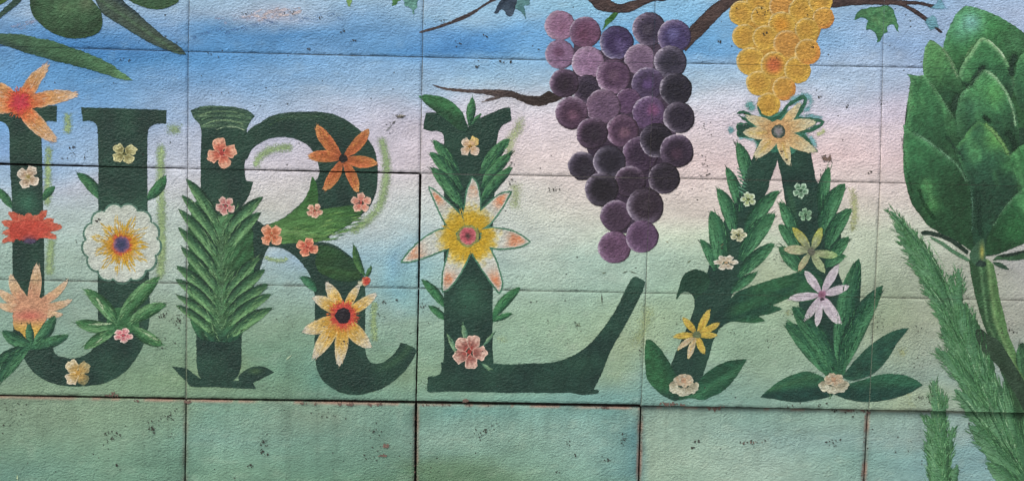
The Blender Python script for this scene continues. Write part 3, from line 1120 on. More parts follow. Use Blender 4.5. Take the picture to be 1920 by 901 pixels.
def dabs(x0, y0, x1, y1, n, w_, c, sp, amax, name='cloud_brushmark'):
    for i in range(n):
        t = (i + rc_.random()) / n
        x = x0 + (x1 - x0) * t
        y = y0 + (y1 - y0) * t + rc_.gauss(0, sp)
        L = w_ * rc_.uniform(1.2, 2.6)
        a = rc_.uniform(-0.5, 0.2)
        pts = [(x - L / 2, y - a * L / 2), (x, y + rc_.uniform(-3, 3)), (x + L / 2, y + a * L / 2)]
        stroke(wall, pts, w_ * rc_.uniform(0.6, 1.2), c, name=name, amax=amax, wob=2)


dabs(405, 44, 468, 28, 7, 12, (170, 178, 206), 4, 0.5)
dabs(462, 30, 562, 18, 14, 11, (200, 200, 214), 4, 0.75)
dabs(480, 34, 560, 24, 8, 9, (212, 206, 212), 4, 0.8)
dabs(20, 60, 84, 26, 8, 12, (168, 180, 208), 5, 0.5)
dabs(360, 66, 470, 48, 9, 13, (88, 138, 192), 4, 0.5)
dabs(470, 50, 640, 34, 12, 13, (92, 140, 194), 4, 0.45)
dabs(250, 75, 345, 78, 5, 12, (170, 180, 208), 3, 0.3)

bristles('paint_drips', wall, [(1128, 548, 1129, 572, 2.2, (60, 58, 48)), (1126, 549, 1133, 551, 6, (150, 70, 66)), (536, 674, 548, 664, 3, (176, 192, 170)), (1166, 512, 1178, 507, 2, (96, 104, 92)), (1178, 507, 1196, 513, 2, (96, 104, 92)), (1128, 512, 1138, 510, 2.4, (120, 130, 112)), (1080, 606, 1090, 612, 4, (128, 142, 124)), (1350, 462, 1358, 456, 2.4, (106, 110, 90)),
                                 (1288, 493, 1296, 487, 2.4, (106, 116, 90)), (1248, 452, 1254, 454, 2, (150, 150, 130)), (735, 233, 742, 226, 4, (120, 118, 124)), (722, 247, 736, 234, 3.4, (150, 150, 158)), (742, 219, 762, 217, 7, (112, 106, 104)), (745, 217, 758, 216, 4, (170, 164, 160)), (32, 888, 33, 901, 3, (176, 196, 168))])

# ================================================================== letter U
zone(10)
U = thing('painted_letter', 'dark green capital U at the left edge with a wide bowl-shaped foot', 'painted letter', (160, 720), 'painted letters of the town name')
for pts, w_ in (([(127, 205), (127, 232), (126, 258)], 13), ([(91, 268), (90, 330), (88, 392)], 13), ([(98, 440), (94, 480), (92, 522)], 14),
                ([(326, 222), (327, 262)], 22), ([(303, 262), (301, 330), (303, 400), (303, 470), (300, 530)], 15)):
    stroke(U, pts, w_, LG, name='pale_halo', amax=0.62)
leaf(U, (-8, 352), (24, 391), 17, 2, label=None)
leaf(U, (104, 350), (80, 376), 16, -3)
leaf(U, (144, 324), (190, 376), 22, 5)
leaf(U, (311, 328), (274, 374), 22, 4)


def u_extra(P, d, c):
    k = np.exp(-(((P[:, 0] - 52) / 22) ** 2 + ((P[:, 1] - 378) / 22) ** 2))
    c = mixc(c, (66, 122, 100), 0.75 * k)
    k = np.exp(-(((P[:, 0] - 262) / 16) ** 2 + ((P[:, 1] - 384) / 10) ** 2))
    return mixc(c, (70, 116, 96), 0.5 * k)


coat('letter_stem', U, [(-60, 202), (0, 200), (60, 197), (107, 198), (106, 229), (89, 227), (80, 235), (78, 248), (80, 320), (81, 394), (83, 470), (83, 545), (84, 600), (94, 645), (60, 690), (42, 668), (27, 632), (24, 590), (23, 450), (22, 374), (18, 300), (17, 245), (12, 234), (0, 227), (-60, 226)],
     darkgreen(u_extra), M_DARK)
coat('letter_stem', U, [(152, 201), (200, 202), (260, 204), (313, 206), (312, 232), (291, 233), (280, 240), (277, 252), (277, 390), (278, 450), (280, 537), (280, 600), (270, 643), (246, 684), (227, 702), (198, 717), (170, 722), (142, 724), (113, 721), (91, 715), (71, 704), (57, 690), (47, 673), (60, 640), (94, 640), (105, 663), (122, 669), (136, 671), (153, 667), (170, 657), (180, 642), (183, 620), (183, 531), (184, 400), (184, 300), (183, 247), (180, 233), (168, 227), (155, 228)],
     darkgreen(u_extra), M_DARK)
# leafy spray on the U's right stem
sp = dict(c0=(64, 112, 78), c1=(78, 132, 88), hi=(134, 172, 128), dk=(44, 84, 58))
coat('leaf_cluster', U, [(205, 585), (228, 575), (250, 590), (262, 605), (255, 622), (238, 622), (225, 628), (208, 622), (200, 605)], darkgreen(base=(62, 112, 76)), M_PAINT)
for tip, base, w_, b in (((159, 541), (222, 608), 27, 4), ((141, 603), (216, 614), 25, -3), ((157, 654), (216, 620), 22, 3), ((313, 570), (240, 610), 25, -6), ((306, 646), (246, 612), 25, 3), ((300, 518), (222, 606), 30, -5)):
    leaf(U, tip, base, w_, b, rib=0.35, **sp)
for tip, base, w_ in (((196, 583), (180, 556), 7), ((213, 606), (163, 608), 5), ((193, 632), (176, 647), 4), ((300, 640), (266, 620), 5)):
    coat('highlight_stroke', U, leaf_outline(base, tip, w_)[0], flatc((172, 192, 160), 8), M_FUZZ, 1.6, 3.0, amax=0.8)

# flowers on the U
f = thing('painted_flower', 'orange star flower with a crimson centre, over the top left serif of the U', 'painted flower', (38, 195))
oc = [(0, (205, 92, 66)), (0.2, (210, 116, 74)), (0.5, (208, 154, 104)), (1, (210, 176, 148))]
for tip, w_, b in (((-42, 148), 36, 0), ((-48, 198), 34, 0), ((91, 119), 27, -3), ((148, 177), 29, -3), ((107, 266), 32, 4)):
    petal(f, tip, (38, 196), w_, oc, b, edge=(214, 196, 190), ew=2.4, estr=0.75, basew=1.0, peak=0.42, wob=1.6)
disc(f, (38, 193), 27, radial((38, 193), [(0, (196, 66, 84)), (9, (200, 70, 82)), (16, (206, 84, 70)), (27, (212, 118, 72))], 0.25), feather=9, wob=2)

rays(f, (38, 193), 3, 34, 150, [(196, 66, 84), (204, 84, 74), (208, 108, 70), (212, 130, 76)], (6, 12), 1.6, 5)
f = thing('painted_flower', 'ragged coral red flower with pointed petals on the left stem of the U', 'painted flower', (55, 428))
rc = [(0, (180, 72, 66)), (0.4, (198, 84, 70)), (1, (206, 118, 98))]
for tip, w_ in (((16, 396), 16), ((3, 415), 18), ((4, 437), 18), ((2, 454), 16), ((53, 398), 20), ((88, 393), 16), ((118, 424), 20), ((106, 445), 16), ((101, 410), 16), ((34, 402), 18), ((72, 404), 18)):
    petal(f, tip, (56, 430), w_, rc, 0, edge=(208, 130, 108), ew=1.5, estr=0.4, wob=2.2, p=0.6, basew=1.2)
coat('flower_heart', f, [(22, 420), (50, 412), (88, 416), (98, 430), (84, 444), (70, 450), (55, 453), (28, 450), (16, 440)],
     lambda P, d: mixc(flatc((198, 82, 70), 10, 1, 5)(P, d), (100, 72, 104), 0.8 * np.exp(-(((P[:, 0] - 56) / 14) ** 2 + ((P[:, 1] - 452) / 9) ** 2))), M_PAINT, 5, 3.5, wob=2)
disc(f, (56, 452), 15, flatc((84, 70, 100), 6), 'purple_smear', 7, 5, mat=M_FUZZ, amax=0.85)

f = thing('painted_flower', 'peach lily cup with curling petals above green leaves at the lower left', 'painted flower', (58, 640))
for tip, w_, b in (((129, 521), 17, 8), ((137, 560), 18, 8), ((119, 588), 17, 6), ((-6, 540), 20, -6), ((-8, 568), 18, -6), ((20, 512), 22, -8), ((69, 493), 24, 3)):
    petal(f, tip, (58, 574), w_, [(0, (196, 136, 116)), (0.35, (202, 152, 126)), (0.7, (208, 174, 142)), (1, (212, 190, 174))], b, edge=(218, 190, 170), estr=0.5, basew=1.1, peak=0.42)
coat('flower_cup', f, Z(0, 490, 3.754, 100, 330, 88, 400, 95, 470, 150, 505, 190, 560, 250, 540, 290, 470, 330, 400, 330, 300, 260, 240, 170, 250),
     lambda P, d: mixc(mixc((202, 150, 124), (196, 112, 100), np.exp(-(((P[:, 1] - 592) / 10) ** 2 + ((P[:, 0] - 55) / 24) ** 2))), (206, 168, 88), sst(592, 622, P[:, 1])) * (1 + 0.16 * (vnoise(P, 4, 7) - 0.5))[:, None], M_PAINT, 3, 3.5, wob=1.4)
cp = dict(c0=(54, 102, 78), c1=(58, 108, 84), hi=(96, 148, 110), dk=(34, 72, 62))
for tip, base, w_, b in (((103, 590), (60, 650), 24, 4), ((54, 605), (58, 648), 17, 0), ((4, 619), (62, 648), 26, -4), ((129, 628), (54, 652), 22, 2), ((-14, 682), (54, 650), 32, -3), ((-2, 716), (52, 652), 27, 5)):
    leaf(f, tip, base, w_, b, name='leaf', **cp)

f = thing('painted_flower', 'large round white flower with scalloped rim, yellow burst and violet centre', 'painted flower', (228, 458))


def scallop(c, rx, ry, n, amp, ph=0.0, extra=0.0):
    pts = []
    for i in range(n * 7):
        a = 2 * math.pi * i / (n * 7) + ph
        k = abs(math.sin((a - ph) * n / 2)) ** 0.7
        r = 1 - amp + amp * k
        pts.append((c[0] + math.cos(a) * (rx * r + extra), c[1] + math.sin(a) * (ry * r + extra)))
    return pts


coat('outline', f, scallop((228, 456), 73, 74, 13, 0.09, 0.35, 3.6), lambda P, d: np.tile(np.array((92, 128, 116.)), (len(P), 1)), M_PAINT, 1.0, 4.5, wob=0.6, smooth=False)
coat('petals', f, scallop((228, 456), 73, 74, 13, 0.09, 0.35),
     lambda P, d: np.array((204, 206, 202)) + ((vnoise(P, 9, 3) - 0.5) * 14)[:, None] - np.exp(-(d / 3) ** 2)[:, None] * np.array((10, 4, 6)), M_PAINT, 1.3, 4, wob=0.8, smooth=False)
bur = []
for i in range(13):
    a = 2 * math.pi * i / 13
    q = random.Random(i).uniform(-5, 6)
    bur.append((228 + math.cos(a) * (46 + q), 459 + math.sin(a) * (42 + q)))
    a += math.pi / 13
    bur.append((228 + math.cos(a) * 31, 459 + math.sin(a) * 30))
disc(f, (228, 459), 34, radial((228, 459), [(0, (206, 150, 60)), (24, (204, 166, 66)), (36, (206, 190, 130))], 0.1), 'yellow_burst', 31, 12, 3, 3.5, M_FUZZ)
rays(f, (228, 459), 14, 52, 620, [(206, 156, 66), (204, 168, 66), (206, 176, 82), (208, 190, 124)], (7, 17), 1.5, 1, lobes=11)
disc(f, (228, 458), 24, flatc((202, 100, 70), 9), 'red_ring', 24, 7, 2.5, 3, M_FUZZ)
rays(f, (228, 458), 12, 27, 80, [(200, 92, 70), (204, 118, 68), (206, 150, 66)], (4, 10), 1.4, 2)
disc(f, (228, 458), 16.5, radial((228, 458), [(0, (58, 68, 98)), (9, (82, 80, 122)), (14, (150, 104, 132)), (18, (190, 110, 110))], 0.12), feather=2)

blossom('small pinkish cream blossom with four petals, near the top of the U left stem', (53, 332), 19, 4, (204, 190, 182), (178, 150, 130), (160, 140, 90), 0.55)
blossom('small buttery white blossom with dark creases, near the top of the U right stem', (233, 288), 21, 4, (198, 190, 150), (140, 132, 90), (96, 96, 58), 0.9, ry=18)
blossom('small pink blossom edged in white, at the heart of the leafy spray on the U', (231, 628), 17, 5, (214, 188, 184), (204, 116, 128), (196, 84, 102), 0.2, ry=13)
blossom('cream and yellow four-petalled blossom lying in the bowl of the U', (146, 698), 23, 4, (206, 194, 172), (182, 150, 96), (200, 156, 84), 0.8, rims=[(104, 104, 80), (206, 190, 176), (206, 192, 170), (150, 140, 110)])

# ================================================================== olive sprig
O = thing('painted_olive_branch', 'olive sprig with fat green olives and long leaves in the top left corner', 'painted olives', (120, 30))
coat('twig', O, Z(0, 0, 5.633, -120, 230, -20, 150, 60, 72, 140, -8, 140, -120, 260, -120, 235, -5, 120, 100, -20, 215, -120, 300), flatc((52, 84, 76), 6), M_PAINT)
coat('olive_leaf', O, Z(0, 0, 5.633, -60, -60, 130, -60, 95, -5, 60, 20, 0, 58, -60, 80), flatc((84, 116, 62), 12, 2), M_PAINT)
olf = Z(0, 0, 5.633, -200, 372, 0, 357, 130, 352, 260, 365, 400, 400, 560, 430, 700, 480, 850, 530, 1000, 590, 1150, 660, 1280, 750, 1410, 855, 1300, 845, 1150, 800, 950, 740, 760, 690, 560, 640, 420, 600, 260, 560, 130, 510, 0, 470, -200, 440)
coat('olive_leaf', O, olf, lambda P, d: (lambda s, t: mixc(mixc(mixc((58, 86, 78), (58, 96, 72), sst(0, 120, P[:, 0])), (108, 150, 108), sst(150, 245, P[:, 0])), (90, 130, 96), 0.5 * sst(3, -5, s)) * (1 + 0.22 * (vnoise(P, 5, 12, 2.4, 0.7) - 0.5))[:, None])(P[:, 1] - (75 + 0.30 * P[:, 0]), 0), M_PAINT, 2.2, 4.5, wob=1.2)
l2 = Z(180, 0, 7.508, -90, -150, 0, 20, 80, 180, 250, 300, 430, 410, 640, 540, 850, 650, 1050, 730, 1180, 770, 1275, 772, 1250, 730, 1200, 670, 1080, 590, 950, 510, 830, 400, 700, 290, 560, 160, 420, 50, 340, -60, 200, -200)


def l2c(P, d):
    s = (P[:, 1] - 2) - (P[:, 0] - 205) * 0.68      # + = lower edge
    c = mixc((74, 92, 84), (50, 70, 78), sst(-2, -14, s))
    c = mixc(c, (92, 124, 96), 0.7 * sst(4, 10, s) * (1 - sst(11, 15, s)))
    c = mixc(c, (40, 70, 76), 0.7 * np.exp(-(d / 2.5) ** 2))
    return c * (1 + 0.34 * (vnoise(P, 4, 13, 1.6, 0.8) - 0.5))[:, None]


coat('olive_leaf', O, l2, l2c, M_PAINT, 1.3, 4)


def olive_c(c, rx, ry, hx, hy):
    def f(P, d):
        q = np.hypot((P[:, 0] - hx) / rx, (P[:, 1] - hy) / ry)
        x = mixc((92, 124, 92), (68, 104, 76), sst(0.0, 0.5, q))
        x = mixc(x, (48, 80, 58), sst(0.5, 1.25, q))
        k = np.exp(-(((P[:, 0] - (hx + 40)) / 16) ** 2 + ((P[:, 1] - (hy - 8)) / 16) ** 2))
        x = mixc(x, (138, 142, 116), 0.5 * k)
        x = mixc(x, (58, 92, 50), 0.6 * np.exp(-(d / 3) ** 2) * (P[:, 1] > c[1]))
        return x * (1 + 0.26 * (vnoise(P, 5, 14, 1.4, 0.9) - 0.5))[:, None]
    return f


coat('olive', O, Z(0, 0, 5.633, 400, -260, 330, -140, 316, -20, 322, 100, 350, 170, 420, 250, 520, 330, 640, 385, 760, 408, 850, 408, 960, 385, 1040, 345, 1080, 280, 1085, 210, 1060, 110, 1000, 30, 900, -70, 700, -220, 520, -290),
     olive_c((125, 25), 62, 46, 122, 14), M_PAINT, 1.4, 4)
coat('olive', O, Z(180, 0, 7.508, 300, -150, 420, -20, 480, 20, 600, 80, 740, 122, 860, 136, 980, 120, 1090, 75, 1155, 32, 1180, -60, 1100, -220, 700, -300, 400, -260),
     olive_c((285, -8), 62, 46, 292, -22), M_PAINT, 1.6, 4)

# ================================================================== letter R
zone(10)
Rr = thing('painted_letter', 'dark green capital R with a palm leaf down its stem and a round bowl', 'painted letter', (410, 725), 'painted letters of the town name')
for pts, w_ in (([(478, 322), (484, 298), (502, 283), (530, 276), (556, 279)], 14), ([(712, 250), (724, 300), (722, 350), (708, 392), (680, 420), (650, 440)], 15),
                ([(490, 480), (520, 488), (545, 484)], 8), ([(704, 560), (700, 600), (704, 645)], 12)):
    stroke(Rr, pts, w_, LG, name='pale_halo', amax=0.6)


def cap_extra(P, d, c):
    x = (P[:, 0] - 412) / 58
    for y0, st, wd in ((203, 0.7, 3.0), (212, 0.5, 2.2), (219, 0.9, 2.4), (228, 0.9, 2.0), (236, 1.0, 2.2)):
        yy = y0 - 5 * (1 - x ** 2) + (y0 - 203) * 0.12
        k = np.exp(-((P[:, 1] - yy) / wd) ** 2) * (np.abs(x) < 1.0) * sst(246, 240, P[:, 1])
        k = k * (0.35 + 0.9 * vnoise(P, 12, 31, 1, 0.3))
        c = mixc(c, (140, 168, 132), np.clip(st * 0.9 * k, 0, 1))
    # lighter brushing near the crown of the bowl
    k = np.exp(-(((P[:, 0] - 560) / 60) ** 2 + ((P[:, 1] - 219) / 6) ** 2))
    return mixc(c, (72, 104, 84), 0.6 * k)


coat('letter_stem', Rr, [(357, 207), (375, 200), (410, 198), (440, 201), (463, 206), (478, 217), (470, 228), (463, 243), (470, 262), (468, 280), (461, 297), (459, 320), (461, 338), (475, 341), (465, 370), (452, 390), (520, 440), (500, 470), (470, 560), (454, 620), (453, 660), (452, 687), (447, 702), (436, 713), (400, 716), (376, 708), (370, 692), (368, 660), (368, 624), (376, 560), (376, 400), (376, 300), (377, 246), (374, 234), (362, 220)],
     darkgreen(cap_extra), M_DARK)
coat('letter_foot', Rr, [(322, 686), (335, 687), (348, 689), (364, 700), (376, 708), (400, 713), (436, 712), (447, 713), (447, 705), (453, 698), (467, 689), (485, 685), (501, 689), (514, 697), (493, 708), (475, 717), (480, 728), (440, 727), (401, 725), (356, 723), (348, 713), (334, 700)],
     darkgreen(lambda P, d, c: mixc(c, (84, 112, 78), 0.8 * np.exp(-(((P[:, 0] - 478) / 12) ** 2 + ((P[:, 1] - 695) / 5) ** 2)))), M_DARK)
coat('letter_bowl', Rr, [(455, 262), (463, 248), (473, 238), (487, 230), (507, 218), (537, 211), (573, 209), (613, 211), (640, 220), (667, 237), (690, 260), (703, 283), (708, 307), (708, 337), (703, 367), (693, 387), (670, 410), (643, 427), (617, 443), (618, 448), (593, 453), (540, 462), (480, 462), (450, 470), (445, 420), (477, 422), (507, 418), (527, 410), (550, 393), (567, 377), (580, 357), (590, 340), (598, 327), (597, 310), (590, 290), (577, 273), (557, 262), (533, 257), (510, 259), (490, 267), (473, 280), (461, 300), (450, 300)],
     darkgreen(cap_extra), M_DARK)


for y0, y1, x0, x1, w_, a_, c_ in ((207, 201, 368, 468, 3, 0.6, (92, 120, 96)), (217, 209, 372, 462, 3.5, 0.75, (112, 140, 108)), (225, 217, 374, 462, 3, 0.8, (96, 130, 100)), (235, 226, 380, 458, 3.5, 0.9, (128, 156, 122)), (243, 234, 386, 424, 2.5, 0.8, (96, 126, 100)), (246, 238, 400, 462, 3, 0.95, (158, 178, 150))):
    stroke(Rr, [(x0, y0), ((x0 * 2 + x1) / 3, y1), ((x0 + 2 * x1) / 3, y1), (x1, y0 - 1)], w_, c_, name='collar_stroke', amax=a_, feather=1.0, grid=3)
stroke(Rr, [(500, 238), (530, 222), (570, 216), (612, 220)], 8, (74, 104, 84), name='collar_stroke', amax=0.7)

def swoosh(P, d):
    c = mixc((60, 108, 62), (98, 140, 86), sst(0, 1, (P[:, 1] - 340 - 0.0 * P[:, 0]) / 110))
    c = mixc(c, (48, 86, 62), 0.8 * sst(625, 690, P[:, 0] + (P[:, 1] - 400) * 0.3))
    c = mixc(c, (132, 164, 110), 0.6 * np.exp(-((P[:, 1] - 438 - 3 * np.sin(P[:, 0] / 23)) / 6) ** 2) * sst(620, 560, P[:, 0]))
    c = mixc(c, (62, 100, 56), 0.7 * np.exp(-((P[:, 1] - 448 + (P[:, 0] - 560) * 0.08) / 2) ** 2))
    return c * (1 + 0.30 * (vnoise(P, 4.5, 15, 2.8, 0.7) - 0.5))[:, None]


coat('leaf', Rr, [(585, 328), (594, 345), (597, 370), (597, 392), (630, 388), (662, 384), (686, 384), (676, 404), (655, 420), (635, 432), (614, 443), (620, 448), (595, 454), (560, 458), (528, 459), (505, 452), (492, 434), (507, 419), (527, 411), (550, 394), (567, 378), (578, 358), (582, 342)], swoosh, M_PAINT, 2.0, 4)
coat('letter_leg', Rr, [(500, 458), (540, 456), (591, 453), (612, 454), (630, 460), (648, 472), (662, 484), (675, 500), (683, 516), (685, 540), (685, 590), (685, 657), (690, 672), (699, 680), (714, 679), (726, 673), (738, 663), (747, 651), (751, 641), (765, 645), (781, 654), (780, 660), (765, 687), (744, 709), (717, 727), (690, 736), (666, 740), (642, 736), (621, 726), (604, 711), (594, 690), (590, 669), (590, 579), (589, 546), (582, 519), (567, 495), (549, 477), (528, 465), (504, 462), (490, 462)],
     darkgreen(lambda P, d, c: mixc(c, (84, 120, 84), 0.42 * np.exp(-((np.hypot(P[:, 0] - 690, P[:, 1] - 600) - 92) / 7) ** 2) * sst(690, 740, P[:, 0]) * sst(620, 650, P[:, 1]))), M_DARK)


def legleaf(P, d):
    c = mixc((44, 78, 58), (58, 98, 60), vnoise(P, 24, 18, 1.6, 0.8))
    c = mixc(c, (74, 110, 66), 0.5 * np.exp(-((P[:, 1] - 508 - (P[:, 0] - 620) * 0.12) / 7) ** 2))
    return c * (1 + 0.26 * (vnoise(P, 4, 19, 2.4, 0.8) - 0.5))[:, None]


coat('leaf', Rr, [(597, 458), (614, 458), (632, 464), (648, 475), (662, 487), (673, 503), (680, 522), (662, 528), (640, 528), (615, 520), (596, 508), (590, 490), (594, 472)], legleaf, M_PAINT, 4, 4)
leaf(Rr, (664, 458), (684, 516), 15, -4, c0=(52, 96, 60), c1=(62, 108, 66), hi=(98, 136, 86))
leaf(Rr, (697, 498), (686, 520), 9, 0, c0=(62, 106, 64), c1=(82, 120, 80))
leaf(Rr, (563, 519), (592, 546), 19, 4, c0=(54, 110, 84), c1=(62, 120, 92), hi=(96, 150, 118))
# palm leaf
coat('palm_blade', Rr, [(380, 352), (412, 400), (452, 400), (474, 430), (478, 470), (476, 520), (470, 570), (462, 605), (454, 628), (440, 640), (400, 642), (376, 636), (362, 618), (352, 590), (350, 540), (352, 470), (350, 420), (362, 385)],
     lambda P, d: (mixc(mixc((52, 92, 66), (84, 122, 92), 0.8 * np.exp(-((P[:, 0] - (418 - (P[:, 1] - 400) * 0.02)) / 20) ** 2)), (40, 78, 66), sst(600, 642, P[:, 1])) * (1 + 0.5 * (vnoise(np.stack([P[:, 0], P[:, 1] + 1.2 * np.abs(P[:, 0] - 415)], 1), 7, 23, 2.5, 0.8) - 0.5))[:, None]), M_PAINT, 5, 4, wob=2)
pl = dict(c0=(78, 116, 88), c1=(56, 96, 72), hi=(130, 166, 122), dk=(28, 56, 50), rib=0.0)
for tip, b_ in (((348, 334), (412, 430)), ((340, 365), (412, 462)), ((334, 391), (414, 492)), ((333, 425), (412, 525)), ((338, 462), (412, 552)), ((329, 497), (410, 572)), ((328, 522), (410, 592)), ((329, 552), (408, 612)), ((329, 571), (404, 630))):
    leaf(Rr, tip, b_, 23 if tip[1] < 540 else 18, 5, side=1, name='palm_leaflet', fade=0.28, **pl)
for tip, b_ in (((494, 368), (420, 445)), ((490, 397), (424, 470)), ((487, 481), (420, 560)), ((498, 504), (420, 580)), ((505, 531), (418, 598)), ((509, 550), (418, 616)), ((511, 576), (424, 636))):
    leaf(Rr, tip, b_, 24, -5, side=-1, name='palm_leaflet', fade=0.28, **pl)
coat('palm_midrib', Rr, [(410, 395), (424, 395), (428, 470), (426, 560), (420, 632), (408, 632), (404, 560), (406, 470)], flatc((100, 138, 106), 16, 4, 4), M_FUZZ, 12, 3.5, wob=3, amax=0.5)

hs = []
rh = random.Random(8)
for k in range(330):
    y = rh.uniform(385, 640)
    x = 413 + rh.gauss(0, 16)
    if abs(x - 413) > 56 * min(1, (660 - y) / 90 + 0.25):
        continue
    sg = 1 if x > 413 else -1
    an = -math.pi / 2 + sg * rh.uniform(0.2, 0.75)
    L = rh.uniform(8, 24)
    c = np.array(rh.choice([(108, 142, 108), (84, 122, 88), (46, 80, 60), (60, 98, 70), (126, 158, 122)] if abs(x - 413) < 28 else [(60, 98, 70), (46, 78, 60), (92, 128, 92)]), float)
    hs.append((x, y, x + math.cos(an) * L, y + math.sin(an) * L, rh.uniform(0.9, 1.9), c))
bristles('palm_bristles', Rr, hs)
hs = []
for k in range(260):
    x = rh.uniform(515, 680)
    y = rh.uniform(392, 452)
    if not (y > 470 - 0.42 * (x - 450) and y < 462 and y < 462 - 0.55 * max(0, x - 610)):
        continue
    c = np.array(rh.choice([(110, 150, 92), (78, 122, 72), (134, 166, 108), (60, 100, 62)]), float)
    L = rh.uniform(12, 30)
    an = -0.18 + rh.uniform(-0.12, 0.12)
    hs.append((x - L / 2, y, x + math.cos(an) * L / 2, y + math.sin(an) * L, rh.uniform(0.9, 1.8), c))
bristles('leaf_bristles', Rr, hs)

f = thing('painted_flower', 'burnt orange star flower with six slim petals on the bowl of the R', 'painted flower', (642, 297))
for tip, w_, b in (((593, 234), 24, -3), ((692, 241), 22, 3), ((708, 305), 23, 2), ((670, 361), 20, -3), ((607, 357), 22, -3), ((577, 293), 23, 2)):
    petal(f, tip, (642, 297), w_, [(0, (168, 94, 64)), (0.4, (186, 110, 70)), (0.8, (198, 126, 84)), (1, (206, 152, 122))], b, edge=(214, 160, 96), ew=1.5, estr=0.65, rib=(160, 84, 46), basew=0.4, peak=0.55, side=(206, 112, 78))
disc(f, (643, 297), 9, (44, 44, 46), wob=2)

f = thing('painted_flower', 'pale yellow daisy with red-ringed black centre low on the leg of the R', 'painted flower', (643, 591))
for tip, w_, b in (((611, 528), 23, 2), ((675, 532), 17, -2), ((706, 549), 20, 2), ((585, 556), 24, 3), ((696, 651), 30, 4), ((566, 621), 28, -3), ((588, 672), 28, 2), ((635, 686), 26, -2)):
    petal(f, tip, (643, 591), w_, [(0, (206, 120, 80)), (0.35, (208, 160, 70)), (0.6, (210, 176, 112)), (0.85, (212, 196, 172)), (1, (212, 204, 200))], b, edge=(216, 208, 202), estr=0.6, basew=0.7, peak=0.52)
disc(f, (643, 591), 29, radial((643, 591), [(0, (190, 70, 70)), (18, (200, 84, 74)), (25, (206, 118, 74)), (31, (208, 150, 80))], 0.2), 'red_ring', feather=9, wob=2)
rays(f, (643, 591), 13, 34, 170, [(196, 76, 70), (200, 88, 74), (206, 120, 76), (208, 150, 80)], (5, 10), 1.4, 4)
disc(f, (643, 591), 15.5, flatc((44, 40, 50), 5), wob=2.4, feather=1.8)

blossom('salmon blossom on the dark stem just under the ringed cap of the R', (416, 287), 24, 4, (206, 158, 138), (200, 110, 92), (180, 72, 70), 1.35, ry=25)
blossom('small pink and white blossom at the top of the palm leaf on the R', (423, 386), 17, 5, (212, 182, 176), (190, 118, 118), (168, 74, 84), 0.5)
blossom('pale pink blossom beside the leaf point inside the bowl of the R', (590, 395), 15, 5, (212, 178, 164), (192, 124, 108), (180, 96, 84), 0.2, ry=13)
blossom('pink blossom on the right outer rim of the R bowl', (677, 380), 18, 5, (212, 176, 164), (204, 130, 116), (186, 84, 78), 0.9)
blossom('orange pink four-petalled blossom where the R bowl meets its stem', (509, 441), 19, 4, (210, 160, 138), (196, 116, 84), (180, 96, 62), 0.78)
blossom('salmon blossom where the R leg leaves the bowl', (576, 463), 18, 4, (208, 150, 126), (192, 98, 80), (176, 78, 66), 0.35, ry=16)
b = thing('painted_blossom', 'tiny red bud with a white fleck by the narrow leaves beside the R leg', 'painted flower', (686, 527), 'small blossoms painted over the letters')
disc(b, (686, 527), 9, radial((687, 527), [(0, (190, 66, 60)), (7, (202, 96, 80)), (10, (212, 170, 140))], 0.25), 'petal', wob=2)
disc(b, (675, 531), 5, (206, 200, 180), 'petal', wob=2)

# ================================================================== letter L
zone(10)
Lr = thing('painted_letter', 'dark green capital L whose foot sweeps up to the right in a long pointed arm', 'painted letter', (960, 735), 'painted letters of the town name')
for pts, w_, a_ in (([(966, 215), (974, 235), (958, 262), (952, 300)], 20, 0.5), ([(968, 330), (966, 380), (962, 405)], 22, 0.45), ([(945, 620), (936, 650)], 22, 0.5), ([(1222, 560), (1208, 610), (1186, 660)], 26, 0.4), ([(746, 660), (720, 700), (680, 735)], 18, 0.35)):
    stroke(Lr, pts, w_, (168, 188, 140), name='pale_halo', amax=a_)
for tip, b_, w_, bd in (((790, 524), (836, 578), 19, 4), ((803, 573), (836, 600), 15, 2), ((976, 538), (922, 598), 21, -4), ((961, 587), (922, 602), 12, -1)):
    leaf(Lr, tip, b_, w_, bd, c0=(52, 110, 78), c1=(62, 124, 84), hi=(92, 146, 104))


def l_extra(P, d, c):
    k = np.exp(-(((P[:, 0] - 880) / 32) ** 2 + ((P[:, 1] - 552) / 34) ** 2))
    c = mixc(c, (72, 120, 98), 0.62 * k)
    k = np.exp(-(((P[:, 0] - 1192) / 14) ** 2 + ((P[:, 1] - 528) / 12) ** 2))
    return mixc(c, (78, 116, 102), 0.5 * k)


coat('letter_stem', Lr, [(798, 212), (816, 211), (840, 222), (870, 240), (885, 232), (898, 222), (924, 210), (949, 201), (957, 202), (958, 214), (960, 226), (942, 236), (935, 248), (932, 265), (930, 330), (925, 400), (924, 560), (924, 660), (926, 681), (860, 690), (828, 694), (832, 670), (832, 560), (832, 470), (832, 380), (832, 300), (832, 262), (829, 250), (820, 246), (808, 246), (793, 242), (795, 228)],
     darkgreen(l_extra), M_DARK)
coat('letter_foot', Lr, [(826, 678), (870, 676), (926, 680), (952, 682), (1000, 680), (1032, 679), (1064, 670), (1096, 652), (1120, 628), (1144, 596), (1156, 576), (1168, 552), (1182, 524), (1188, 518), (1200, 521), (1210, 528), (1205, 545), (1200, 556), (1184, 588), (1164, 624), (1144, 660), (1128, 700), (1114, 729), (1124, 731), (1122, 736), (1100, 739), (1086, 739), (1072, 736), (1040, 736), (920, 735), (840, 733), (808, 735), (801, 732), (802, 705), (818, 703), (826, 698)],
     darkgreen(l_extra), M_DARK)
lp = dict(c0=(46, 90, 72), c1=(68, 124, 88), hi=(104, 158, 112), dk=(36, 74, 64), rib=0.4)
leaf(Lr, (903, 212), (880, 236), 9, 0, **lp)
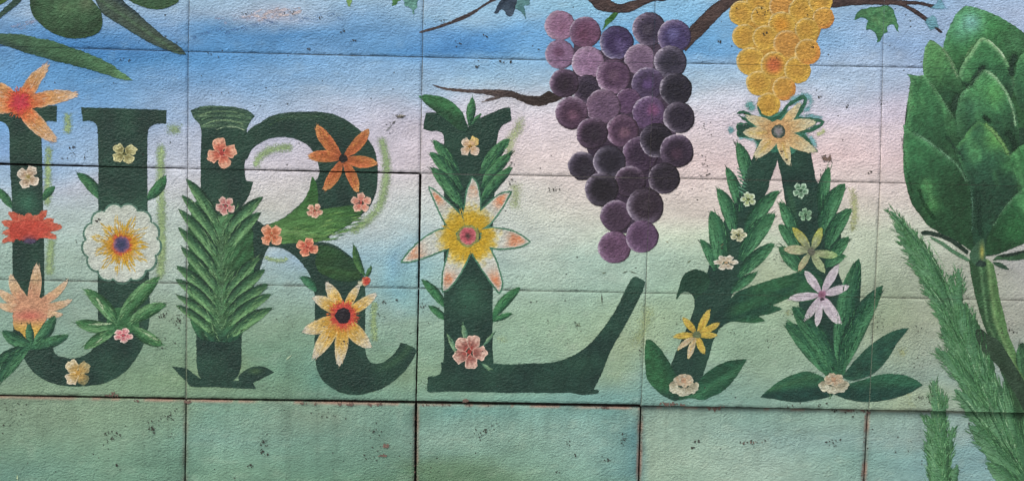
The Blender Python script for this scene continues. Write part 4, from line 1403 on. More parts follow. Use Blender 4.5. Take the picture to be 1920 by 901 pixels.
coat('leaf', Lr, [(784, 180), (798, 177), (811, 178), (836, 184), (853, 195), (867, 211), (876, 232), (880, 246), (862, 244), (838, 226), (814, 208), (797, 194)],
     lambda P, d: mixc(mixc((66, 122, 82), (50, 92, 68), sst(0, 14, (P[:, 1] - 178) - (P[:, 0] - 784) * 0.42)), (40, 78, 66), sst(855, 880, P[:, 0])) * (1 + 0.3 * (vnoise(P, 4.5, 26) - 0.5))[:, None], M_PAINT, 1.3, 4)
leaf(Lr, (886, 182), (880, 236), 18, 0, **lp)
for tip, b_, w_, bd in (((811, 262), (862, 334), 24, 4), ((805, 285), (866, 356), 26, 5), ((807, 313), (868, 390), 27, 5), ((957, 259), (902, 326), 24, -4), ((960, 287), (904, 352), 24, -5), ((962, 313), (902, 380), 22, -5)):
    leaf(Lr, tip, b_, w_, bd, **lp)
for tip, b_, w_ in (((867, 606), (874, 642), 13), ((926, 622), (905, 648), 9), ((838, 626), (857, 664), 12), ((923, 693), (902, 680), 9)):
    leaf(Lr, tip, b_, w_, 1, c0=(76, 118, 100), c1=(106, 142, 112), hi=(140, 168, 134), dk=(60, 100, 84), feather=2.4, mat=M_FUZZ, amax=0.85)

f = thing('painted_flower', 'large white lily with yellow throat, pink eye and orange petal tips across the L', 'painted flower', (877, 440))
LC = np.array((877.5, 441.0))
pets = [
    (545, 45, 510, 140, 495, 230, 480, 330, 500, 420, 580, 420, 592, 330, 602, 280, 598, 170, 578, 85),
    (240, 112, 275, 200, 320, 300, 370, 390, 430, 440, 500, 400, 480, 330, 420, 262, 340, 190, 290, 145),
    (822, 145, 740, 165, 660, 230, 590, 300, 560, 380, 600, 420, 650, 390, 700, 340, 770, 240),
    (610, 420, 650, 402, 720, 403, 830, 425, 900, 460, 952, 500, 900, 527, 800, 547, 700, 545, 620, 520),
    (545, 578, 620, 700, 690, 800, 738, 862, 757, 800, 742, 720, 700, 600, 650, 520, 570, 500, 530, 530),
    (395, 525, 365, 620, 340, 720, 335, 852, 380, 830, 450, 740, 530, 588, 540, 520, 460, 480),
    (420, 420, 380, 405, 300, 420, 210, 470, 100, 570, 45, 642, 120, 637, 220, 607, 320, 567, 395, 537, 440, 500)]


def grow(pts, k):
    P = smooth_closed(pts, step=4)
    a = 0.5 * np.sum(P[:, 0] * np.roll(P[:, 1], -1) - np.roll(P[:, 0], -1) * P[:, 1])
    t = np.roll(P, -1, 0) - np.roll(P, 1, 0)
    t /= np.linalg.norm(t, axis=1, keepdims=True) + 1e-9
    n = np.stack([t[:, 1], -t[:, 0]], 1) * (1 if a > 0 else -1)
    return P + n * k


def lilyc(tipxy, amt):
    tv = np.array(tipxy) - LC
    tl = np.linalg.norm(tv)

    def col(P, d):
        q = P - LC
        r = np.hypot(q[:, 0], q[:, 1])
        r2 = r + (vnoise(P, 4, 33) - 0.5) * 16
        c = mixc((202, 166, 56), (206, 206, 204), sst(38, 66, r2))
        c = mixc(c, (196, 176, 60), 0.4 * sst(26, 16, r2))
        al = (q @ tv) / tl / tl
        k = np.exp(-((al - 0.80) / 0.14) ** 2) * sst(0.2, 4.5, d) * (0.45 + 0.9 * vnoise(P, 3.0, 34))
        c = mixc(c, (212, 132, 96), np.clip(k * amt, 0, 1))
        return c * (1 + 0.15 * (vnoise(P, 3, 35) - 0.5))[:, None]
    return col


for i, pp in enumerate(pets):
    pts = Z(740, 320, 3.756, *pp)
    coat('outline', f, grow(pts, 2.2), flatc((86, 134, 112), 10), M_PAINT, 1.2, 5, smooth=False, wob=0.6)
for i, pp in enumerate(pets):
    pts = Z(740, 320, 3.756, *pp)
    tips = [(545, 50), (245, 115), (820, 147), (950, 500), (745, 860), (338, 850), (50, 640)]
    tp = (740 + tips[i][0] / 3.756, 320 + tips[i][1] / 3.756)
    coat('petal', f, pts, lilyc(tp, (0.5, 0.95, 1.0, 1.0, 0.9, 0.8, 0.6)[i]), M_PAINT, 1.2, 3.5, wob=0.6, expand=-0.3)
rays(f, (877.5, 442), 20, 47, 380, [(198, 164, 60), (206, 168, 56), (206, 176, 84), (206, 192, 130)], (7, 15), 1.4, 3, lobes=7)
disc(f, (877.5, 442), 22, flatc((150, 150, 96), 10), 'throat_ring', feather=3, wob=1.6)
disc(f, (877.5, 442), 17.5, radial((877.5, 442), [(0, (74, 70, 66)), (4, (110, 70, 74)), (7, (186, 90, 104)), (13, (200, 104, 118)), (19, (196, 150, 140))], 0.15), feather=2.4, wob=1.4)

blossom('small white blossom with a golden eye under the leaf crown of the L', (881, 275), 17, 4, (212, 194, 180), (204, 168, 140), (176, 130, 66), 0.78, rims=[(212, 190, 182), (212, 194, 186), (212, 196, 186), (206, 176, 110)])
f = blossom('dusty pink open blossom with a crimson heart at the foot of the L stem', (880, 659), 30, 5, (210, 178, 168), (160, 104, 98), (170, 62, 58), -1.1, ry=30, cr=0.16)

# ================================================================== vine and purple grapes
zone(10)
BR = thing('painted_vine_branch', 'crooked brown vine branch running along the top above the purple grapes', 'painted branch', (1150, 15))


def bark(P, d):
    c = mixc((72, 58, 60), (98, 78, 76), vnoise(P, 9, 41, 2.2, 0.8))
    c = mixc(c, (46, 40, 46), 0.7 * np.exp(-(d / 2.2) ** 2))
    return c * (1 + 0.26 * (vnoise(P, 3.5, 42) - 0.5))[:, None]


coat('branch', BR, Z(1040, 0, 5.333, 200, -160, 310, -10, 370, 40, 410, 90, 500, 118, 600, 130, 720, 130, 800, 105, 900, 52, 1000, 12, 1110, 6, 1200, -120, 960, -60, 840, -10, 740, 18, 660, 40, 600, 30, 545, -15, 480, -160), bark, M_PAINT, 1.4, 4)
coat('branch', BR, Z(1040, 0, 5.333, 1280, 470, 1350, 275, 1420, 200, 1500, 120, 1600, 32, 1680, -20, 1850, -140, 2200, -120, 2000, -40, 1880, 10, 1740, 90, 1620, 200, 1480, 350, 1400, 420, 1310, 520), bark, M_PAINT, 1.4, 4)
coat('branch', BR, [(1385, -25), (1450, -20), (1560, -12), (1635, -4), (1700, 1), (1734, 5), (1770, 15), (1752, 16), (1728, 10), (1701, 9), (1722, 21), (1746, 39), (1768, 61), (1764, 62), (1737, 42), (1716, 27), (1692, 13), (1650, 9.5), (1596, 11), (1560, 15), (1480, 12), (1400, 14)], bark, M_PAINT, 1.2, 3.5)
coat('branch', BR, Z(640, 0, 4.505, 1420, -60, 1330, -5, 1230, 42, 1130, 112, 1030, 167, 920, 207, 800, 247, 690, 277, 650, 277, 700, 253, 800, 223, 900, 188, 1010, 138, 1120, 88, 1200, 38, 1260, -5, 1330, -70),
     lambda P, d: mixc((92, 80, 82), (64, 56, 62), sst(0.5, 3, d)) * (1 + 0.3 * (vnoise(P, 4, 43) - 0.5))[:, None], M_PAINT, 1.2, 3.5)
coat('vine_leaf', BR, Z(640, 0, 4.505, 1445, 60, 1480, 10, 1500, -80, 1640, -80, 1595, 10, 1612, 40, 1545, 55, 1560, 110, 1562, 170, 1530, 130, 1500, 90, 1470, 80), flatc((88, 134, 142), 14, 6), M_FUZZ, 3, 3.5, wob=2, amax=0.9)
coat('vine_leaf', BR, Z(640, 0, 4.505, 1288, 112, 1300, 80, 1312, 50, 1350, 0, 1380, -60, 1480, -60, 1480, 20, 1470, 60, 1460, 100, 1440, 132, 1412, 136, 1390, 120, 1370, 90, 1340, 92, 1320, 112), flatc((58, 76, 98), 14, 7), M_PAINT, 1.6, 3.5, wob=2)
coat('vine_leaf', BR, Z(640, 0, 4.505, 515, -40, 670, -40, 650, 20, 640, 70, 622, 100, 606, 155, 588, 90, 560, 62, 530, 50), flatc((92, 142, 136), 14, 8), M_FUZZ, 2.5, 3.5, wob=2, amax=0.9)
coat('vine_leaf', BR, Z(640, 0, 4.505, 424, 56, 430, 10, 432, -40, 500, -40, 500, 0, 466, 36, 440, 46), flatc((82, 132, 86), 12, 8), M_PAINT, 2, 3.5, wob=2)
coat('vine_leaf', BR, Z(640, 0, 4.505, 32, -40, 100, -40, 94, 10, 82, 60, 56, 54, 40, 20), flatc((128, 164, 104), 12, 8), M_FUZZ, 2.5, 3.5, wob=2)
coat('vine_leaf', BR, Z(1560, 0, 3.336, 140, 128, 148, 95, 165, 68, 230, 46, 300, 40, 335, 34, 380, 58, 400, 100, 410, 130, 420, 203, 400, 190, 375, 158, 352, 165, 348, 200, 318, 220, 300, 262, 282, 266, 272, 215, 250, 190, 208, 192, 214, 165, 226, 130, 200, 112, 170, 112),
     lambda P, d: mixc((60, 116, 84), (104, 152, 108), np.clip(vnoise(P, 9, 44) * 1.1 * sst(0, 5, d), 0, 1)) * (1 + 0.3 * (vnoise(P, 3.5, 45) - 0.5))[:, None], M_PAINT, 1.8, 3.5, wob=1.8)
coat('vine_leaf', BR, Z(1560, 0, 3.336, 600, 45, 640, 30, 660, 0, 690, -20, 710, 30, 740, 60, 690, 66, 640, 60), flatc((110, 160, 188), 12, 9), M_FUZZ, 5, 3.5, wob=2, amax=0.8)
coat('vine_leaf', BR, Z(1560, 0, 3.336, 565, 140, 600, 100, 640, 80, 660, 120, 690, 200, 650, 180, 620, 195, 590, 170), flatc((106, 158, 180), 12, 9), M_FUZZ, 5, 3.5, wob=2, amax=0.8)

B2 = thing('painted_vine_branch', 'short tapering brown branch reaching left from the purple grapes over the L', 'painted branch', (930, 180))


def bark2(P, d):
    c = mixc((88, 78, 84), (104, 86, 82), vnoise(P, 8, 41, 2.2, 0.8))
    c = mixc(c, (54, 44, 44), sst(900, 1000, P[:, 0]) * 0.8)
    c = mixc(c, (176, 160, 150), 0.6 * np.exp(-(d / 1.2) ** 2) * (P[:, 1] > 178) * (vnoise(P, 4, 46) > 0.5))
    return c * (1 + 0.3 * (vnoise(P, 3.5, 47) - 0.5))[:, None]


coat('branch', B2, Z(640, 0, 4.505, 745, 706, 860, 733, 960, 748, 1100, 755, 1300, 755, 1420, 765, 1560, 803, 1660, 810, 1720, 785, 1750, 763, 1800, 790, 1880, 820, 1830, 850, 1780, 868, 1690, 895, 1600, 890, 1500, 850, 1420, 820, 1330, 825, 1230, 802, 1100, 785, 920, 770, 830, 747), bark2, M_PAINT, 1.4, 3.5, wob=1.2)
coat('twig', B2, Z(640, 0, 4.505, 1176, 868, 1230, 838, 1300, 818, 1350, 812, 1345, 832, 1260, 850), bark2, M_FUZZ, 1.4, 3.5, wob=1.2, amax=0.85)

GP = thing('painted_grapes', 'big drooping bunch of purple grapes, dusty pink at its top left', 'painted grapes', (1180, 260))
coat('tendril', GP, Z(1040, 0, 5.333, 590, 128, 640, 130, 590, 200, 540, 240, 505, 275, 480, 310, 470, 300, 500, 240, 495, 212, 545, 165), flatc((72, 122, 66), 12, 3), M_PAINT, 1.4, 3.2)
coat('grape_gaps', GP, [(1075, 70), (1130, 95), (1190, 85), (1230, 80), (1270, 110), (1272, 180), (1268, 250), (1262, 320), (1225, 380), (1190, 440), (1150, 430), (1120, 350), (1095, 260), (1075, 170)], flatc((72, 58, 80), 10, 2), M_PAINT, 2, 6)
# x, y, r, rim colour, body colour, heart colour, heart offset
PKr, PKb = (166, 132, 160), (142, 102, 132)
DKr, DKb = (104, 92, 112), (50, 44, 60)
grapes = [
    (1050, 48, 29, (172, 142, 168), (150, 112, 144), (138, 98, 128)), (1097, 61, 30, (128, 100, 130), (116, 78, 108), (106, 66, 92)),
    (1156, 80, 32, (120, 112, 146), (70, 56, 100), (118, 102, 152)), (1217, 55, 32, (140, 124, 150), (66, 58, 82), (84, 76, 92)),
    (1050, 102, 28, (150, 124, 154), (140, 108, 142), (104, 66, 96)), (1200, 112, 30, (160, 136, 162), (128, 104, 134), (120, 96, 126)),
    (1103, 117, 31, (168, 140, 168), (152, 120, 154), (146, 112, 146)), (1264, 68, 32, (136, 120, 156), (76, 66, 112), (120, 116, 168)),
    (1100, 167, 27, (112, 92, 118), (60, 52, 72), (56, 48, 66)), (1150, 143, 33, (160, 130, 160), (92, 66, 96), (118, 92, 114)),
    (1257, 117, 31, (134, 122, 146), (64, 60, 80), (54, 52, 70)), (1215, 157, 31, (116, 100, 136), (74, 60, 90), (116, 86, 146)),
    (1058, 156, 28, (126, 102, 130), (62, 48, 68), (52, 42, 56)), (1178, 190, 25, (120, 92, 124), (96, 70, 104), (104, 76, 112)),
    (1131, 200, 33, (132, 106, 132), (112, 88, 116), (108, 84, 112)), (1217, 212, 32, (116, 92, 130), (96, 72, 108), (150, 90, 134)),
    (1267, 168, 31, (84, 78, 96), (44, 42, 58), (40, 40, 54)), (1072, 212, 31, (138, 112, 140), (84, 60, 84), (130, 92, 116)),
    (1273, 220, 30, (126, 114, 134), (50, 44, 62), (58, 52, 70)), (1167, 245, 31, (138, 108, 136), (86, 62, 88), (140, 104, 122)),
    (1110, 250, 30, (122, 96, 124), (58, 46, 64), (62, 54, 68)), (1200, 290, 34, (122, 98, 128), (66, 50, 74), (58, 46, 66)),
    (1231, 263, 32, (100, 90, 112), (42, 38, 52), (38, 36, 48)), (1092, 311, 27, (102, 92, 114), (50, 44, 60), (58, 54, 68)),
    (1143, 303, 31, (126, 116, 138), (50, 46, 62), (42, 40, 54)), (1269, 283, 32, (120, 102, 128), (58, 46, 66), (92, 64, 86)),
    (1245, 334, 30, (96, 84, 104), (50, 44, 58), (62, 54, 68)), (1181, 341, 30, (116, 94, 120), (60, 48, 66), (74, 60, 78)),
    (1128, 355, 32, (116, 104, 126), (44, 40, 52), (40, 38, 48)), (1155, 405, 30, (122, 98, 128), (80, 62, 84), (70, 54, 74)),
    (1210, 386, 35, (128, 114, 136), (60, 48, 64), (76, 66, 78)), (1152, 463, 31, (142, 112, 144), (110, 80, 110), (104, 76, 104)),
    (1204, 443, 31, (134, 106, 140), (98, 74, 104), (92, 66, 96))]
for i, (x, y, r, rim, body, heart) in enumerate(grapes):
    rr = random.Random(i)
    hx, hy = x + rr.uniform(-0.2, 0.25) * r, y + rr.uniform(-0.2, 0.2) * r
    la = rr.uniform(2.6, 4.2)

    def gc(P, d, x=x, y=y, r=r, rim=rim, body=body, heart=heart, hx=hx, hy=hy, la=la):
        q = np.hypot(P[:, 0] - x, P[:, 1] - y) / r
        a = np.arctan2(P[:, 1] - y, P[:, 0] - x)
        qn = q + (vnoise(P, 5, 130) - 0.5) * 0.14
        h = np.hypot((P[:, 0] - hx) / (r * 0.40), (P[:, 1] - hy) / (r * 0.40))
        c = mixc(np.array(heart) * 0.6 + np.array(body) * 0.4, body, sst(0.45, 1.25, h + (vnoise(P, 4, 131) - 0.5) * 0.4))
        side = 0.56 + 0.44 * np.cos(a - la)
        c = mixc(c, rim, np.clip(sst(0.5, 0.9, qn) * side, 0, 1) * 0.95)
        c = mixc(c, np.array(body) * 0.5, 0.8 * sst(0.86, 1.0, q) * sst(0.75, 0.2, side))
        c = mixc(c, (206, 192, 212), 0.65 * sst(0.90, 0.96, qn) * sst(0.55, 1.0, side))
        c = c * (1 + 0.20 * (vnoise(P, 3, 132) - 0.5))[:, None]
        return c
    n = 26
    pts = [(x + r * (1 + 0.02 * math.sin(3 * a + i)) * math.cos(a), y + r * (1 + 0.02 * math.cos(2 * a + i)) * math.sin(a)) for a in np.linspace(0, 2 * math.pi, n, endpoint=False)]
    coat('grape', GP, pts, gc, M_PAINT, 1.3, 3.6, True, 0.8, 0.3)

# ================================================================== letter A
zone(10)
A = thing('painted_letter', 'dark green capital A built of leafy branches under the yellow grapes', 'painted letter', (1430, 740), 'painted letters of the town name')
for pts, w_, a_ in (([(1592, 345), (1600, 370), (1602, 400), (1598, 440)], 14, 0.5), ([(1532, 262), (1546, 250)], 20, 0.4), ([(1466, 590), (1490, 582)], 10, 0.4), ([(1630, 575), (1634, 610)], 22, 0.35), ([(1696, 640), (1690, 680)], 20, 0.4), ([(1725, 745), (1690, 760)], 26, 0.4), ([(1610, 555), (1616, 530)], 16, 0.3)):
    stroke(A, pts, w_, (172, 184, 132), name='pale_halo', amax=a_)
al = dict(c0=(46, 92, 72), c1=(66, 122, 88), hi=(100, 156, 116), dk=(38, 78, 64), rib=0.3)
for tip, b_, w_, bd in (((1381, 266), (1404, 352), 27, 5), ((1361, 311), (1392, 408), 24, 4)):
    leaf(A, tip, b_, w_, bd, **al)
coat('letter_stem', A, [(1425, 262), (1450, 258), (1457, 275), (1457, 303), (1450, 323), (1444, 339), (1441, 353), (1435, 365), (1430, 383), (1425, 420), (1415, 460), (1402, 500), (1390, 530), (1376, 546), (1370, 560), (1357, 590), (1347, 618), (1338, 638), (1330, 666), (1318, 703), (1308, 735), (1268, 738), (1256, 700), (1258, 683), (1265, 664), (1276, 640), (1293, 600), (1301, 577), (1302, 563), (1302, 545), (1314, 528), (1325, 512), (1330, 496), (1345, 470), (1350, 430), (1362, 405), (1375, 388), (1383, 368), (1390, 350), (1398, 328), (1408, 303), (1416, 282)], darkgreen(), M_DARK)
coat('letter_stem', A, [(1470, 255), (1500, 258), (1516, 270), (1523, 300), (1527, 319), (1531, 339), (1540, 350), (1545, 391), (1562, 385), (1575, 420), (1576, 470), (1572, 508), (1581, 532), (1590, 560), (1590, 640), (1575, 700), (1545, 700), (1530, 660), (1505, 610), (1498, 570), (1496, 508), (1488, 496), (1478, 470), (1474, 440), (1474, 390), (1471, 372), (1464, 330), (1458, 303), (1457, 280)],
     darkgreen(lambda P, d, c: mixc(c, (72, 118, 84), 0.5 * np.exp(-((P[:, 0] - 1484 - (P[:, 1] - 380) * 0.2) / 6) ** 2) * sst(340, 360, P[:, 1]) * sst(430, 400, P[:, 1]))), M_DARK)
coat('crossbar_leaves', A, [(1330, 600), (1352, 575), (1370, 558), (1385, 545), (1403, 538), (1430, 528), (1466, 518), (1496, 509), (1512, 505), (1540, 520), (1540, 560), (1500, 566), (1480, 560), (1462, 566), (1450, 572), (1468, 578), (1455, 584), (1443, 588), (1423, 592), (1436, 601), (1416, 605), (1396, 604), (1370, 603), (1347, 616)],
     lambda P, d: mixc(mixc((40, 84, 70), (56, 106, 76), np.clip(vnoise(np.stack([P[:, 0], P[:, 1] + 0.35 * P[:, 0]], 1), 14, 48, 3, 0.7) * 1.3 - 0.15, 0, 1)), (38, 72, 66), sst(1390, 1350, P[:, 0])) * (1 + 0.2 * (vnoise(P, 4, 49) - 0.5))[:, None], M_PAINT)
coat('curled_leaf', A, [(1267, 560), (1273, 537), (1278, 522), (1287, 510), (1303, 504), (1316, 507), (1328, 514), (1330, 535), (1316, 550), (1302, 562), (1297, 552), (1288, 547), (1278, 549), (1270, 561)], darkgreen(base=(46, 86, 70)), M_PAINT)
for tip, b_, w_, bd in (((1344, 352), (1376, 440), 29, 7), ((1312, 448), (1340, 508), 20, 6), ((1332, 394), (1350, 504), 38, 8), ((1461, 357), (1396, 440), 30, -6), ((1454, 400), (1388, 488), 36, -7), ((1453, 456), (1384, 520), 28, -4), ((1419, 512), (1370, 548), 19, -2)):
    leaf(A, tip, b_, w_, bd, side=-1 if tip[0] > 1400 else 1, **al)
for tip, b_, w_, bd in (((1461, 378), (1492, 452), 26, 5), ((1459, 420), (1500, 478), 26, 4), ((1460, 462), (1506, 512), 30, 3), ((1555, 311), (1542, 410), 24, -5), ((1586, 478), (1548, 500), 18, -2), ((1592, 444), (1548, 498), 26, -3), ((1585, 343), (1540, 438), 34, -8), ((1597, 390), (1550, 466), 30, -7)):
    leaf(A, tip, b_, w_, bd, side=-1 if tip[0] > 1520 else 1, **al)
# hairy strokes beside the left arm
for k in range(7):
    y = 316 + k * 7
    coat('hair_stroke', A, leaf_outline((1402, y + 9), (1380 + k * 0.6, y - 2), 3.2)[0], flatc((88, 138, 116), 8), M_FUZZ, 1.0, 3, amax=0.8)
# feet
ft = dict(c0=(52, 102, 78), c1=(52, 102, 80), hi=(88, 144, 106), dk=(34, 72, 62), rib=0.25)
coat('leaf', A, Z(1200, 560, 4.623, 50, 350, 90, 350, 150, 400, 200, 460, 240, 520, 270, 575, 330, 700, 360, 860, 300, 880, 250, 862, 190, 832, 120, 770, 60, 690, 45, 600, 40, 450),
     lambda P, d: mixc(mixc((56, 110, 76), (40, 84, 66), sst(1225, 1262, P[:, 0] - (P[:, 1] - 680) * 0.4)), (42, 82, 72), sst(720, 748, P[:, 1])) * (1 + 0.3 * (vnoise(P, 5, 53) - 0.5))[:, None], M_PAINT)
coat('leaf', A, Z(1200, 560, 4.623, 928, 518, 830, 525, 730, 545, 640, 590, 560, 650, 520, 700, 440, 790, 340, 850, 330, 880, 440, 858, 540, 874, 620, 847, 700, 808, 770, 750, 850, 650, 890, 585),
     lambda P, d: mixc((44, 92, 72), (66, 120, 90), 0.9 * np.exp(-(((P[:, 1] - 745) + (P[:, 0] - 1300) * 0.62) / 9) ** 2)) * (1 + 0.3 * (vnoise(P, 5, 54, 2, 0.8) - 0.5))[:, None], M_PAINT)
leaf(A, (1471, 604), (1556, 706), 40, 9, **ft)
leaf(A, (1484, 573), (1568, 702), 42, 8, **ft)
leaf(A, (1611, 482), (1578, 700), 44, -8, side=1, **ft)
leaf(A, (1656, 534), (1576, 702), 40, -12, side=-1, **ft)
coat('leaf', A, Z(1420, 500, 3.534, 1008, 402, 950, 408, 880, 430, 800, 478, 730, 530, 660, 600, 600, 670, 560, 730, 620, 752, 700, 738, 752, 715, 800, 680, 870, 600, 930, 500),
     lambda P, d: mixc((40, 84, 74), (52, 98, 80), vnoise(P, 14, 55)) * (1 + 0.24 * (vnoise(P, 5, 56, 2, 0.8) - 0.5))[:, None], M_PAINT)
coat('leaf', A, Z(1420, 500, 3.534, 1098, 782, 1040, 738, 960, 712, 880, 705, 800, 712, 720, 738, 640, 762, 560, 790, 500, 840, 580, 872, 700, 892, 790, 890, 900, 872, 1010, 832),
     lambda P, d: mixc((52, 104, 82), (38, 80, 72), sst(-8, 14, P[:, 1] - 722)) * (1 + 0.26 * (vnoise(P, 5, 57, 2, 0.8) - 0.5))[:, None], M_PAINT)
coat('leaf', A, Z(1420, 500, 3.534, 14, 862, 60, 820, 150, 750, 270, 700, 330, 690, 420, 720, 500, 780, 500, 850, 450, 868, 380, 880, 300, 893, 200, 890, 100, 872),
     lambda P, d: mixc(mixc((54, 104, 80), (36, 76, 70), sst(-2, 12, (P[:, 1] - 722) - (1500 - P[:, 0]) * 0.12)), (84, 132, 96), 0.5 * np.exp(-(((P[:, 1] - 712) + (P[:, 0] - 1500) * 0.3) / 3) ** 2)) * (1 + 0.28 * (vnoise(P, 5, 58, 2, 0.8) - 0.5))[:, None], M_PAINT)
stroke(A, [(1552, 750), (1558, 742), (1550, 732)], 8, (70, 112, 80), name='stem_stub', amax=0.8)

# yellow grapes
YG = thing('painted_grapes', 'small bunch of golden yellow grapes hanging over the tip of the A', 'painted grapes', (1455, 90))
coat('grape_gaps', YG, [(1390, -30), (1550, -30), (1545, 40), (1520, 100), (1495, 150), (1450, 190), (1420, 170), (1400, 100)], flatc((196, 150, 72), 10, 2), M_PAINT, 2, 6)
yg = [(1422, 4, 24, 0), (1465, 12, 24, 1), (1390, 25, 24, 0), (1426, 31, 19, 0), (1502, 20, 25, 0), (1538, 4, 23, 0), (1396, 69, 24, 0), (1465, 47, 26, 2), (1434, 71, 24, 0),
      (1544, 34, 21, 3), (1512, 56, 23, 0), (1407, 115, 27, 0), (1475, 82, 26, 1), (1451, 122, 26, 4), (1495, 131, 26, 0), (1514, 97, 25, 3), (1422, 156, 24, 0), (1441, 196, 23, 0), (1470, 166, 23, 3)]
for i, (x, y, r, kd) in enumerate(yg):
    rr = random.Random(100 + i)

    def yc(P, d, x=x, y=y, r=r, kd=kd):
        q = np.hypot(P[:, 0] - x, P[:, 1] - y) / r
        a = np.arctan2(P[:, 1] - y, P[:, 0] - x)
        c = mixc((202, 154, 70), (212, 170, 78), sst(0.2, 0.9, q + (vnoise(P, 5, 140) - 0.5) * 0.3))
        c = mixc(c, (184, 142, 70), 0.45 * vnoise(P, 8, 141))
        if kd == 1:
            c = mixc(c, (200, 142, 78), 0.7)
        if kd == 2:
            c = mixc(c, (214, 148, 56), 0.9 * sst(0.8, 0.1, q))
        if kd == 3:
            c = mixc(c, (206, 126, 66), 0.85 * sst(0.4, 0.95, q) * sst(-0.4, 0.8, np.cos(a - 0.7)))
            c = mixc(c, (200, 144, 76), 0.4)
        if kd == 4:
            c = mixc(c, (204, 110, 72), 0.9 * sst(0.9, 0.2, q))
        k = np.exp(-((q - 0.92) / 0.06) ** 2) * sst(-0.3, 0.7, np.cos(a + 2.5))
        c = mixc(c, (222, 200, 168), 0.8 * k)
        c = mixc(c, (222, 190, 120), 0.35 * sst(0.9, 0.98, q))
        return c * (1 + 0.18 * (vnoise(P, 3, 142) - 0.5))[:, None]
    disc(YG, (x, y), r, yc, 'grape', feather=1.3, wob=1.0, grid=3.4)

f = thing('painted_flower', 'apricot star flower with grey eye and brushed teal outlines at the peak of the A', 'painted flower', (1460, 246))
tl = (70, 134, 116)
bl = (120, 172, 184)
star_ = []
for (tx_, ty_), (vx_, vy_) in (((1398, 219), (1432, 224)), ((1441, 215), (1478, 213)), ((1501, 192), (1490, 223)), ((1531, 229), (1500, 247)), ((1530, 284), (1490, 272)), ((1480, 296), (1447, 276)), ((1425, 288), (1424, 262)), ((1392, 249), (1414, 238))):
    star_ += [(tx_, ty_), (vx_, vy_)]
sp_ = np.array(star_)
cen_ = np.array((1460.0, 246.0))
dirs_ = (sp_ - cen_) / np.linalg.norm(sp_ - cen_, axis=1, keepdims=True)
coat('blue_halo', f, [tuple(p) for p in sp_ + dirs_ * 19], flatc((126, 176, 184), 10), M_FUZZ, 11, 4.5, wob=3, amax=0.62,
     aflat=lambda P, d: np.clip(sst(292, 270, P[:, 1]), 0, 1) * sst(19, 25, np.hypot(P[:, 0] - 1441, P[:, 1] - 196)) * sst(19, 25, np.hypot(P[:, 0] - 1470, P[:, 1] - 166)))
coat('teal_halo', f, [tuple(p) for p in sp_ + dirs_ * 10], flatc((64, 124, 106), 12), M_FUZZ, 5, 3.5, wob=2.4, amax=0.95,
     aflat=lambda P, d: np.clip(sst(296, 280, P[:, 1]), 0, 1) * sst(19, 25, np.hypot(P[:, 0] - 1441, P[:, 1] - 196)) * sst(19, 25, np.hypot(P[:, 0] - 1470, P[:, 1] - 166)))
for pts, w_, c_, a_ in ((Z(1360, 180, 6.005, 220, 50, 280, 110, 340, 190), 20, (100, 160, 160), 0.8), (Z(1360, 180, 6.005, 700, 100, 800, 40, 930, 0, 930, 120, 860, 200), 20, bl, 0.7), (Z(1360, 180, 6.005, 860, 210, 960, 225, 1120, 260), 14, bl, 0.6),
                        (Z(1360, 180, 6.005, 10, 400, 60, 385, 120, 400), 15, bl, 0.85), (Z(1360, 180, 6.005, 130, 480, 230, 475, 340, 500), 8, (140, 186, 196), 0.8), (Z(1360, 180, 6.005, 930, 430, 980, 500, 1040, 600), 13, bl, 0.6), (Z(1360, 180, 6.005, 990, 420, 1080, 420, 1130, 350), 12, (180, 188, 130), 0.5)):
    stroke(f, pts, w_ * 1.3, c_, name='blue_brushmark', amax=min(1, a_ * 1.4), wob=2)
for pts, w_ in ((Z(1360, 180, 6.005, 355, 100, 400, 200, 500, 262, 600, 240, 660, 170, 700, 110, 790, 50, 880, 10, 895, 70, 850, 160, 770, 262, 900, 262, 1000, 270, 1100, 292, 1020, 350, 940, 390, 850, 410, 900, 470, 960, 540, 1030, 630), 9),
                (Z(1360, 180, 6.005, 120, 195, 210, 182, 300, 230, 420, 255), 7), (Z(1360, 180, 6.005, 140, 215, 240, 280, 330, 330), 6), (Z(1360, 180, 6.005, 125, 310, 230, 312, 330, 345), 7),
                (Z(1360, 180, 6.005, 135, 310, 150, 380, 150, 440, 280, 455, 430, 462), 8), (Z(1360, 180, 6.005, 300, 460, 370, 520, 360, 600, 320, 690), 3)):
    stroke(f, pts, w_, (54, 108, 88), name='teal_outline', amax=1.0, feather=1.2, wob=1.4, mat=M_PAINT)
coat('teal_patch', f, Z(1360, 180, 6.005, 130, 320, 300, 325, 330, 350, 220, 400, 250, 440, 430, 458, 400, 540, 360, 520, 300, 460, 150, 450), flatc((44, 84, 74), 8), M_PAINT, 1.6, 3.5)
for tip, w_, b in (((1501, 192), 18, 0), ((1530, 229), 25, -2), ((1530, 284), 27, 2), ((1480, 311), 23, 0), ((1415, 297), 26, 0), ((1392, 248), 26, -2), ((1397, 219), 22, 2)):
    petal(f, tip, (1460, 246), w_, [(0, (206, 158, 112)), (0.45, (208, 174, 130)), (0.75, (206, 190, 160)), (1, (206, 198, 184))], b, edge=(208, 202, 176), estr=0.5, basew=1.0, peak=0.42, rib=(204, 172, 84) if tip[0] < 1490 and tip[1] > 240 else None)
disc(f, (1460, 246), 24, flatc((206, 162, 116), 7), 'petal_ring', feather=5)
disc(f, (1459.5, 246.5), 14, radial((1460, 247), [(0, (150, 138, 148)), (6, (140, 136, 140)), (9, (92, 104, 98)), (11, (58, 78, 74)), (15, (60, 84, 78))], 0.2), feather=1.8)

